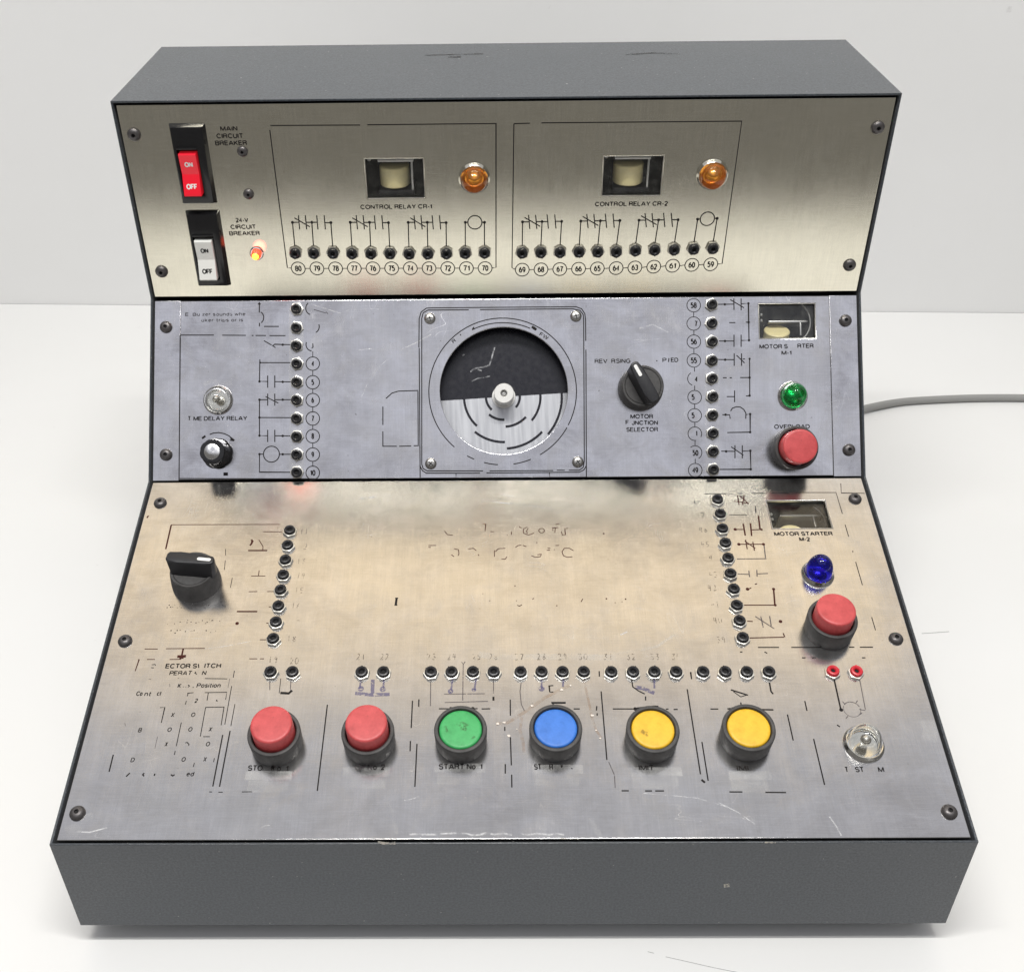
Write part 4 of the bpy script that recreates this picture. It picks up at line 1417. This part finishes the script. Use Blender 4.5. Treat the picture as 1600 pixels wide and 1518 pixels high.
Z4 = (60, 1000, 4)
p = Print(LO, lower, *Z4)
p.lines([[(1040, 238), (1180, 240)], [(1225, 190), (1218, 232)], [(1208, 285), (1165, 525)], [(1228, 398), (1203, 535)], [(1045, 418), (1160, 416), (1142, 530)], [(1045, 418), (1012, 600)], [(1040, 326), (1178, 324), (1170, 370)], [(1062, 326), (1054, 376)],
         [(930, 330), (970, 326)], [(937, 328), (930, 348)], [(925, 378), (918, 400)], [(760, 420), (790, 418), (768, 515)], [(893, 513), (862, 660)], [(855, 690), (850, 715)], [(1030, 601), (1072, 601)], [(1100, 735), (1095, 760)], [(975, 765), (968, 790)],
         [(1068, 946), (1086, 946)], [(1125, 948), (1152, 948)], [(1272, 946), (1336, 945)], [(705, 170), (722, 172)], [(708, 152), (730, 150), (732, 158)]], 0.00045)
p.lines([[(468, 714), (442, 820)], [(1152, 590), (1090, 912)], [(1198, 565), (1132, 914)], [(572, 828), (548, 850)], [(662, 828), (652, 838), (660, 848)], [(728, 832), (724, 846)], [(828, 838), (840, 846), (852, 838)]], 0.00072)
p.done('worn_table_lines', M['ink'])
p = Print(LO, lower, *Z4)
p.lines([[(1196, 238), (1185, 295)], [(745, 600), (728, 675)], [(540, 515), (544, 535)], [(690, 242), (705, 243)], [(820, 272), (822, 290)], [(870, 236), (880, 237)]], 0.0003)
p.done('faint_table_lines', M['pen'])
for t, x, y, hw_ in (('X', 840, 465, 10), ('O', 968, 464, 13), ('B', 636, 560, 11), ('O', 820, 557, 13), ('O', 950, 555, 13), ('X', 1076, 555, 10), ('X', 800, 648, 9), ('O', 1060, 647, 13), ('D', 590, 746, 12), ('O', 908, 743, 13), ('X', 1042, 742, 10), ('2', 987, 376, 9), ('ed', 950, 834, 23)):
    Print(LO, lower, *Z4).text(t, x - hw_, x + hw_, y, 0.0028, 0.006, 0, 0.12).done('lettering', M['ink'])
for t, x0, x1, y in (('PERAT', 820, 960, 204), ('N', 1024, 1050, 203), ('K', 872, 893, 283), ('Position', 990, 1140, 281), ('ct', 742, 770, 331), ('Co', 612, 652, 332), ('nt', 664, 706, 334)):
    Print(LO, lower, *Z4).text(t, x0, x1, y, 0.0030, 0.010, 0, 0.1).done('lettering', M['ink_worn' if t in ('nt', 'PERAT') else 'ink'])
Print(LO, lower, *Z4).lines([[(905, 290), (908, 291)], [(920, 290), (923, 291)], [(935, 278), (945, 284), (935, 292)], [(968, 290), (966, 296)], [(985, 195), (978, 203), (990, 212)], [(1116, 370), (1112, 376), (1120, 380)], [(918, 640), (930, 637), (942, 650), (938, 658)]], 0.0005).done('lettering', M['ink'])

Z5 = (360, 1000, 4)
p = Print(LO, lower, *Z5)
p.lines([[(606, 402), (543, 940)], [(1138, 377), (1130, 547)], [(1178, 368), (1177, 415)], [(1125, 628), (1123, 692)], [(1166, 646), (1153, 914)]], 0.00072)
p.lines([[(1303, 427), (1365, 427)], [(1525, 427), (1545, 426)], [(1570, 428), (1624, 427)]], 0.0007).dot(1378, 425, 0.0010).dot(1515, 425, 0.0010)
p.line([(312, 328), (365, 331), (385, 312)], 0.0015).line([(315, 238), (305, 330)], 0.0004)
p.done('worn_diagram', M['ink'])
p = Print(LO, lower, *Z5)
p.lines([[(378, 250), (375, 310)], [(246, 255), (246, 310)], [(1252, 245), (1250, 410)], [(1455, 150), (1452, 375)], [(1335, 335), (1590, 333)], [(1340, 388), (1610, 380)], [(1445, 135), (1455, 150), (1468, 132)]], 0.0005)
p.done('pen_sketch', M['pen'])
p = Print(LO, lower, *Z5)
p.lines([[(815, 250), (808, 305)], [(960, 240), (955, 310)], [(1388, 240), (1378, 325)], [(1537, 235), (1525, 310)]], 0.0011)
p.lines([[(890, 245), (888, 330)], [(780, 330), (880, 340), (995, 337)]], 0.0022).dot(815, 302, 0.0018).dot(952, 305, 0.0018).dot(1376, 318, 0.0016).dot(1522, 308, 0.0014)
p.done('marker_sketch', M['purple'])
for t, x0, x1, y, k in (('STO', 110, 203, 797, 'ink'), ('N', 255, 275, 796, 'ink_worn'), ('o  1', 292, 362, 799, 'ink'), ('OP N', 778, 888, 794, 'pen'), ('o  2', 892, 965, 792, 'ink'), ('START No  1', 1303, 1575, 788, 'ink')):
    Print(LO, lower, *Z5).text(t, x0, x1, y, 0.0034, 0.012).done('lettering', M[k])

Z6 = (740, 1000, 4)
p = Print(LO, lower, *Z6)
p.lines([[(229, 370), (230, 470)], [(195, 540), (195, 565)], [(230, 605), (236, 780)], [(198, 772), (198, 832)], [(238, 838), (239, 918)], [(797, 318), (833, 746)], [(785, 192), (786, 226)], [(1335, 305), (1418, 836)], [(1427, 634), (1466, 876)], [(1355, 198), (1362, 240)],
         [(770, 410), (768, 438)], [(772, 455), (772, 470)]], 0.00072)
p.lines([[(625, 428), (664, 428)], [(1202, 429), (1218, 429)], [(1250, 431), (1276, 431)], [(925, 939), (970, 939)], [(1072, 940), (1115, 940)], [(1135, 940), (1190, 940)], [(498, 282), (472, 284), (476, 322), (498, 323)], [(497, 392), (497, 415)],
         [(988, 245), (995, 290), (1030, 315), (1070, 335)], [(1075, 350), (1075, 375)], [(870, 428), (1010, 428)]], 0.00072)
p.lines([[(486, 390), (576, 390)], [(1010, 426), (1130, 412), (1155, 414)], [(1424, 870), (1446, 888)], [(124, 352), (124, 376)]], 0.0012).dot(1010, 428, 0.0011)
p.done('worn_diagram', M['ink'])
p = Print(LO, lower, *Z6)
p.lines([[(125, 240), (124, 330)], [(297, 265), (290, 320), (298, 400), (318, 440)], [(845, 760), (880, 840), (885, 920)]], 0.0005)
p.done('pen_sketch', M['pen'])
p = Print(LO, lower, *Z6)
p.lines([[(425, 240), (425, 300)], [(562, 240), (558, 290)], [(1130, 245), (1130, 300)]], 0.0011).dot(425, 302, 0.0018).line([(1010, 292), (1060, 300), (1130, 330)], 0.0024)
p.done('marker_sketch', M['purple'])
for t, x0, x1, y, k in (('ST', 378, 425, 790, 'ink'), ('R', 472, 498, 790, 'ink'), ('IMIT', 1032, 1128, 795, 'ink')):
    Print(LO, lower, *Z6).text(t, x0, x1, y, 0.0034, 0.012).done('lettering', M[k])
Print(LO, lower, *Z6).line([(548, 778), (550, 796)], 0.00072).line([(552, 782), (558, 786)], 0.00072).dot(614, 800, 0.0004).done('lettering', M['ink'])

Z7 = (1060, 1000, 3.2)
p = Print(LO, lower, *Z7)
p.lines([[(160, 343), (200, 343)], [(632, 303), (643, 352)], [(545, 370), (574, 500)], [(676, 492), (731, 722)], [(255, 757), (320, 757)], [(435, 759), (538, 760)], [(312, 310), (314, 330)], [(793, 422), (808, 432)], [(310, 35), (318, 35)], [(398, 35), (503, 35)],
         [(565, 35), (812, 35)], [(853, 34), (880, 34)], [(907, 34), (973, 34)], [(308, 58), (320, 58)], [(430, 58), (445, 64)], [(618, 87), (636, 87)], [(668, 87), (686, 87)], [(918, 87), (935, 87)], [(62, 158), (66, 194)]], 0.00072)
p.lines([[(245, 343), (262, 340)], [(265, 338), (365, 332)], [(385, 345), (475, 347)], [(455, 210), (463, 255), (474, 268)], [(778, 192), (812, 345)], [(262, 247), (348, 274)]], 0.0009).dot(814, 347, 0.0011)
p.lines([[(275, 256), (312, 282), (345, 272)]], 0.0005)
p.done('worn_diagram', M['ink'])
p = Print(LO, lower, *Z7)
p.circle(868, 345, 0.0048, 0.0005, 20, 140).circle(868, 345, 0.0048, 0.0003, 150, 370)
p.lines([[(905, 190), (935, 345)], [(820, 305), (832, 318)], [(888, 312), (896, 300)], [(838, 390), (848, 378)], [(905, 372), (918, 362)], [(905, 345), (935, 350)]], 0.0005)
p.done('lamp_symbol', M['pen'])
for t, x0, x1, y, k in (('T', 832, 850, 645, 'ink'), ('ST', 884, 928, 645, 'ink'), ('M', 998, 1028, 645, 'ink'), ('IMI', 292, 350, 638, 'ink_worn')):
    Print(LO, lower, *Z7).text(t, x0, x1, y, 0.0032, 0.012).done('lettering', M[k])

Z3 = (1060, 740, 4)
p = Print(LO, lower, *Z3)
p.lines([[(160, 126), (300, 126)], [(318, 126), (340, 126)], [(360, 125), (398, 125)], [(452, 122), (552, 122)], [(582, 121), (690, 121)], [(735, 117), (985, 117), (1025, 250)], [(1042, 318), (1064, 392)], [(1090, 480), (1090, 490)], [(1108, 550), (1150, 695)],
         [(1208, 895), (1232, 977)], [(1015, 60), (1018, 120), (1165, 122)], [(318, 256), (428, 256)]], 0.0005)
p.done('worn_diagram', M['ink'])
p = Print(LO, lower, *Z3)
p.lines([[(345, 170), (440, 185)], [(370, 135), (380, 195)], [(412, 130), (400, 195)], [(385, 140), (440, 188)], [(355, 347), (410, 348)], [(455, 350), (520, 348)], [(378, 440), (530, 440)], [(420, 412), (430, 470)], [(465, 425), (475, 480)], [(415, 420), (480, 465)],
         [(432, 722), (455, 712)], [(478, 690), (492, 686)], [(410, 820), (605, 820)], [(430, 920), (465, 922)], [(445, 1025), (660, 1020)], [(655, 995), (665, 1020)]], 0.0007)
p.lines([[(405, 312), (418, 385)], [(450, 308), (458, 388)], [(500, 262), (510, 345)], [(595, 720), (603, 820)]], 0.0010)
p.dot(355, 347, .0011).dot(520, 348, .0008).dot(378, 440, .0011).dot(532, 440, .0010).dot(432, 720, .0011).dot(595, 720, .0010).dot(605, 820, .0009).dot(638, 922, .0011)
p.done('inked_sketch', M['ink_red'])
p = Print(LO, lower, *Z3)
p.lines([[(365, 140), (415, 140)], [(535, 445), (545, 530)], [(365, 532), (550, 530)], [(370, 625), (440, 628)], [(440, 605), (445, 645)], [(490, 600), (492, 642)], [(495, 625), (560, 622)], [(515, 890), (530, 960)], [(480, 890), (600, 968)], [(570, 888), (580, 950)], [(480, 200), (485, 245)]], 0.00072)
p.done('pen_sketch', M['pen'])
for t, x0, x1, y in (('MOTOR STARTER', 598, 964, 374), ('M-2', 755, 822, 408)):
    Print(LO, lower, *Z3).text(t, x0, x1, y, 0.0034, 0.018).done('lettering', M['ink'])

Zc = (560, 760, 3.2)
p = Print(LO, lower, *Zc)
p.lines([[(430, 222), (445, 240), (472, 243)], [(620, 187), (637, 187), (633, 222)], [(660, 225), (678, 225)], [(765, 225), (765, 240)], [(802, 198), (815, 208)], [(845, 202), (825, 212), (825, 232), (850, 242), (878, 232)], [(850, 208), (840, 220), (845, 235)],
         [(972, 220), (972, 205), (1000, 205)], [(985, 190), (1005, 185)], [(985, 205), (982, 230)], [(1015, 225), (1020, 242), (1035, 240), (1032, 210), (1048, 208)], [(350, 294), (388, 294)], [(350, 303), (362, 303)], [(478, 310), (500, 315), (503, 335), (498, 345)],
         [(465, 340), (478, 350)], [(550, 312), (575, 308), (590, 320)], [(600, 338), (602, 345)], [(680, 318), (680, 350)], [(685, 325), (700, 310), (735, 308)], [(715, 362), (735, 362), (742, 350)], [(785, 303), (800, 294), (815, 292)], [(822, 293), (840, 300)],
         [(865, 345), (885, 353), (910, 350), (915, 338), (895, 340)], [(945, 308), (960, 308)], [(942, 318), (958, 317)], [(985, 294), (1003, 294)], [(1075, 320), (1055, 308), (1030, 308), (1018, 325), (1025, 345), (1045, 353), (1070, 350)],
         [(795, 592), (805, 597), (818, 590)], [(1122, 560), (1113, 576)], [(870, 562), (878, 558)]], 0.0005)
p.circle(916, 220, 0.0018, 0.0005)
for x, y, r_ in ((783, 496, .0004), (657, 570, .0003), (790, 570, .0003), (992, 595, .0004), (1240, 560, .0005), (1284, 580, .0003), (1318, 575, .0003), (1336, 562, .0005), (1226, 235, .0006), (412, 202, .0003), (745, 241, .0003), (622, 535, .0003), (892, 280, .0004), (980, 315, .0003)):
    p.dot(x, y, r_)
p.done('rubbed_out_title', M['ink_red'])
Print(LO, lower, *Zc).line([(191, 558), (187, 590)], 0.0014).line([(184, 557), (199, 557)], 0.00072).line([(180, 592), (195, 592)], 0.00072).done('lettering', M['ink'])

# handwritten numbers: a plain stroke alphabet
DIG = {'0': [[(.5, 1), (.1, .8), (.05, .3), (.4, 0), (.85, .2), (.9, .7), (.5, 1)]], '1': [[(.45, 1), (.5, 0)]], '2': [[(.1, .8), (.4, 1), (.8, .85), (.7, .5), (.1, 0), (.9, .05)]],
       '3': [[(.1, .95), (.8, .95), (.4, .6), (.85, .35), (.6, .02), (.1, .08)]], '4': [[(.3, 1), (.1, .45), (.9, .5)], [(.7, .95), (.65, 0)]], '5': [[(.85, 1), (.2, .97), (.2, .6), (.75, .5), (.7, .1), (.1, .02)]],
       '6': [[(.7, 1), (.2, .6), (.15, .15), (.55, 0), (.8, .25), (.5, .5), (.2, .35)]], '7': [[(.05, .95), (.85, .95), (.4, 0)]], '8': [[(.5, .5), (.15, .75), (.5, 1), (.8, .75), (.15, .25), (.5, 0), (.85, .25), (.5, .5)]],
       '9': [[(.8, .7), (.5, .5), (.2, .7), (.5, 1), (.8, .8), (.7, 0)]]}


def hand(s, px, py, hgt=0.0042):
    u, v = LO.uv(px, py)
    b = bmesh.new()
    k = 0
    for i, ch in enumerate(s):
        x0 = u + (i - len(s) / 2) * hgt * 0.72
        sh = random.uniform(-0.1, 0.15)
        for st in DIG[ch]:
            for p_, q_ in zip(st, st[1:]):
                if random.random() < 0.2:
                    continue
                pts = [(x0 + (a + sh * c) * hgt * 0.52 + random.uniform(-.1, .1) * 1e-3, v + (c - .5) * hgt + random.uniform(-.1, .1) * 1e-3) for a, c in (p_, q_)]
                k += 1
                ribbon(b, pts, random.uniform(0.00025, 0.0005), k * 2e-7)
    if k:
        obj('handwritten_number', finish(b, 'handwritten_number', 0), M['pencil'], lower, Matrix.Translation((0, 0, INKH)))


for i, (x, y) in enumerate(((1265, 360), (1258, 455), (1247, 545), (1245, 635), (1235, 728), (1212, 825), (1210, 932), (1188, 1030), (1070, 1160), (1205, 1168))):
    hand(str(11 + i), 160 + x / 4, 740 + y / 4)
for s, x in (('21', 565), ('22', 602), ('23', 675), ('24', 707), ('25', 746), ('26', 772), ('27', 812), ('28', 847), ('29', 880), ('30', 912), ('31', 951), ('32', 987), ('33', 1024), ('34', 1057)):
    hand(s, x, 1025.5)
for s, x, y in (('48', 125, 180), ('47', 140, 260), ('46', 160, 350), ('45', 170, 440), ('44', 190, 525), ('43', 222, 630), ('42', 215, 712), ('41', 232, 815), ('40', 250, 915), ('39', 270, 1035)):
    hand(s, 1060 + x / 4, 740 + y / 4)

# ------------------------------------------------------------------ residue and wear on the lower panel
def blotch(panel, parent, name, pts, wd, m, h=0.00004):
    b = bmesh.new()
    ribbon(b, [panel.uv(*q) for q in pts], wd, 0)
    obj(name, finish(b, name, 0), M[m], parent, Matrix.Translation((0, 0, h)))


for x0, x1, y in ((384, 455, 1212), (537, 607, 1206), (680, 757, 1200), (832, 910, 1202), (985, 1065, 1206), (1140, 1205, 1212)):
    blotch(LO, lower, 'label_strip', [(x0 - 1, y - 1), (x1 + 1, y - 1)], 0.0052, 'strip')
    blotch(LO, lower, 'tape_residue', [(x0 + 3, y + 16), (x1 - 5, y + 16)], 0.0070, 'tape')
blotch(LO, lower, 'glue_trail', zz(*Z6, [(688, 245), (705, 320), (728, 420), (738, 480), (765, 560), (800, 610)]), 0.0014, 'residue')
blotch(LO, lower, 'glue_trail', zz(*Z6, [(600, 280), (540, 310), (440, 360), (360, 420), (270, 480), (200, 520), (140, 520)]), 0.0020, 'residue')
blotch(LO, lower, 'glue_trail', zz(*Z6, [(300, 480), (290, 560), (310, 640), (315, 700)]), 0.0018, 'residue')
for x, y, r_ in ((150, 522, .0011), (190, 515, .0008), (218, 598, .0010), (742, 470, .0010), (792, 612, .0008), (605, 283, .0008), (550, 310, .0011), (365, 410, .0010), (765, 562, .0006), (270, 555, .0004)):
    b = bmesh.new()
    u, v = LO.uv(740 + x / 4, 1000 + y / 4)
    a_ = random.uniform(0, 6)
    pts = [(u + r_ * random.uniform(.5, 1.4) * math.cos(a_ + i * 1.05), v + r_ * random.uniform(.4, 1.0) * math.sin(a_ + i * 1.05)) for i in range(6)]
    prism(b, pts, 0.0001, 0.0003)
    obj('residue_flake', finish(b, 'residue_flake', 0), M['flake'], lower)
for pts, wd in ((zz(*Z4, [(170, 1200), (220, 1180), (260, 1200)]), 0.006), (zz(*Z4, [(240, 1195), (320, 1198), (430, 1170)]), 0.00072), (zz(*Z4, [(290, 1110), (340, 1090)]), 0.004),
                (zz(*Z5, [(1120, 1212), (1150, 1210), (1200, 1212), (1290, 1212)]), 0.0010), (zz(*Z5, [(1310, 1208), (1400, 1204), (1465, 1204), (1510, 1216), (1560, 1214), (1600, 1206)]), 0.0009),
                (zz(*Z6, [(40, 1213), (70, 1203), (130, 1212), (180, 1205), (240, 1214)]), 0.0010), (zz(*Z6, [(300, 1206), (330, 1215), (400, 1206), (470, 1214), (520, 1206), (565, 1214)]), 0.0009),
                (zz(*Z5, [(190, 1172), (215, 1156), (245, 1155)]), 0.0004), (zz(*Z5, [(1085, 1000), (1120, 995), (1180, 975)]), 0.0004), (zz(*Z5, [(990, 1010), (1020, 1100), (1040, 1210)]), 0.0016),
                (zz(*Z6, [(730, 1100), (760, 1180), (800, 1225)]), 0.0030), (zz(*Z6, [(1060, 955), (1200, 965), (1400, 985), (1600, 1045)]), 0.0004), (zz(*Z7, [(200, 810), (300, 860), (385, 920)]), 0.0005),
                (zz(*Z7, [(755, 880), (790, 930), (815, 975)]), 0.0008), (zz(*Z7, [(1240, 400), (1260, 450), (1255, 500)]), 0.008), (zz(*Z1, [(640, 1092), (760, 1075), (930, 1045)]) if False else zz(160, 740, 4, [(640, 1092), (760, 1078), (930, 1045)]), 0.0003),
                (zz(*Zc, [(1270, 835), (1420, 815), (1490, 800), (1580, 740)]), 0.0016), (zz(*Zc, [(600, 840), (700, 850), (900, 850), (1100, 850), (1290, 855)]), 0.0040), (zz(*Zc, [(600, 68), (800, 90), (980, 115)]), 0.0003),
                (zz(*Zc, [(0, 62), (90, 50)]), 0.0008), (zz(*Zc, [(1310, 740), (1345, 725)]), 0.0010)):
    blotch(LO, lower, 'wear_mark', pts, wd, 'pale_scratch' if wd < 0.0015 else 'tape', 0.00003)
for pts, wd in ((zz(560, 450, 4, [(275, 380), (360, 342), (455, 290)]), 0.00072), (zz(560, 450, 4, [(0, 388), (80, 378)]), 0.0005), (zz(560, 450, 4, [(200, 430), (120, 500), (60, 590), (20, 680)]), 0.0003),
                (zz(220, 450, 4.6, [(1240, 120), (1330, 150), (1450, 185)]), 0.0005), (zz(220, 450, 4.6, [(450, 690), (500, 670), (655, 680)]), 0.0030), (zz(900, 450, 10 / 3, [(330, 210), (400, 190), (480, 230)]), 0.0008)):
    blotch(MI, middle, 'wear_mark', pts, wd, 'pale_scratch' if wd < 0.0015 else 'tape', 0.00003)
# rubbed bright strips along the jack columns of the middle panel
for x0 in (463, 1113):
    blotch(MI, middle, 'rubbed_strip', [(x0, 478), (x0, 742)], 0.0100, 'tape', 0.00002)

# ------------------------------------------------------------------ mains cord
pts = [Vector((HW - 0.10, G.x + 0.004, 0.06)), Vector((HW - 0.06, G.x + 0.03, 0.035)), Vector((HW - 0.01, G.x + 0.045, 0.012))]
for px, py in ((1380, 629.5), (1430, 625.5), (1500, 622), (1560, 621), (1620, 621.5), (1700, 625), (1800, 632)):
    q_ = table_pt(px, py, 0.0037)
    pts.append(Vector((q_.x, q_.y, 0.0037)))
cu = bpy.data.curves.new('power_cord', 'CURVE')
cu.dimensions = '3D'
cu.bevel_depth = 0.0036
cu.bevel_resolution = 4
sp = cu.splines.new('NURBS')
sp.points.add(len(pts) - 1)
for a_, q_ in zip(sp.points, pts):
    a_.co = (*q_, 1)
sp.use_endpoint_u = True
sp.order_u = 4
o = bpy.data.objects.new('power_cord', cu)
COL.objects.link(o)
bpy.context.view_layer.update()
me = bpy.data.meshes.new_from_object(o.evaluated_get(bpy.context.evaluated_depsgraph_get()))
bpy.data.objects.remove(o)
me.materials.clear()
for p_ in me.polygons:
    p_.use_smooth = True
obj('power_cord', me, M['cord'], root, Matrix(), 'grey power cord trailing across the table')
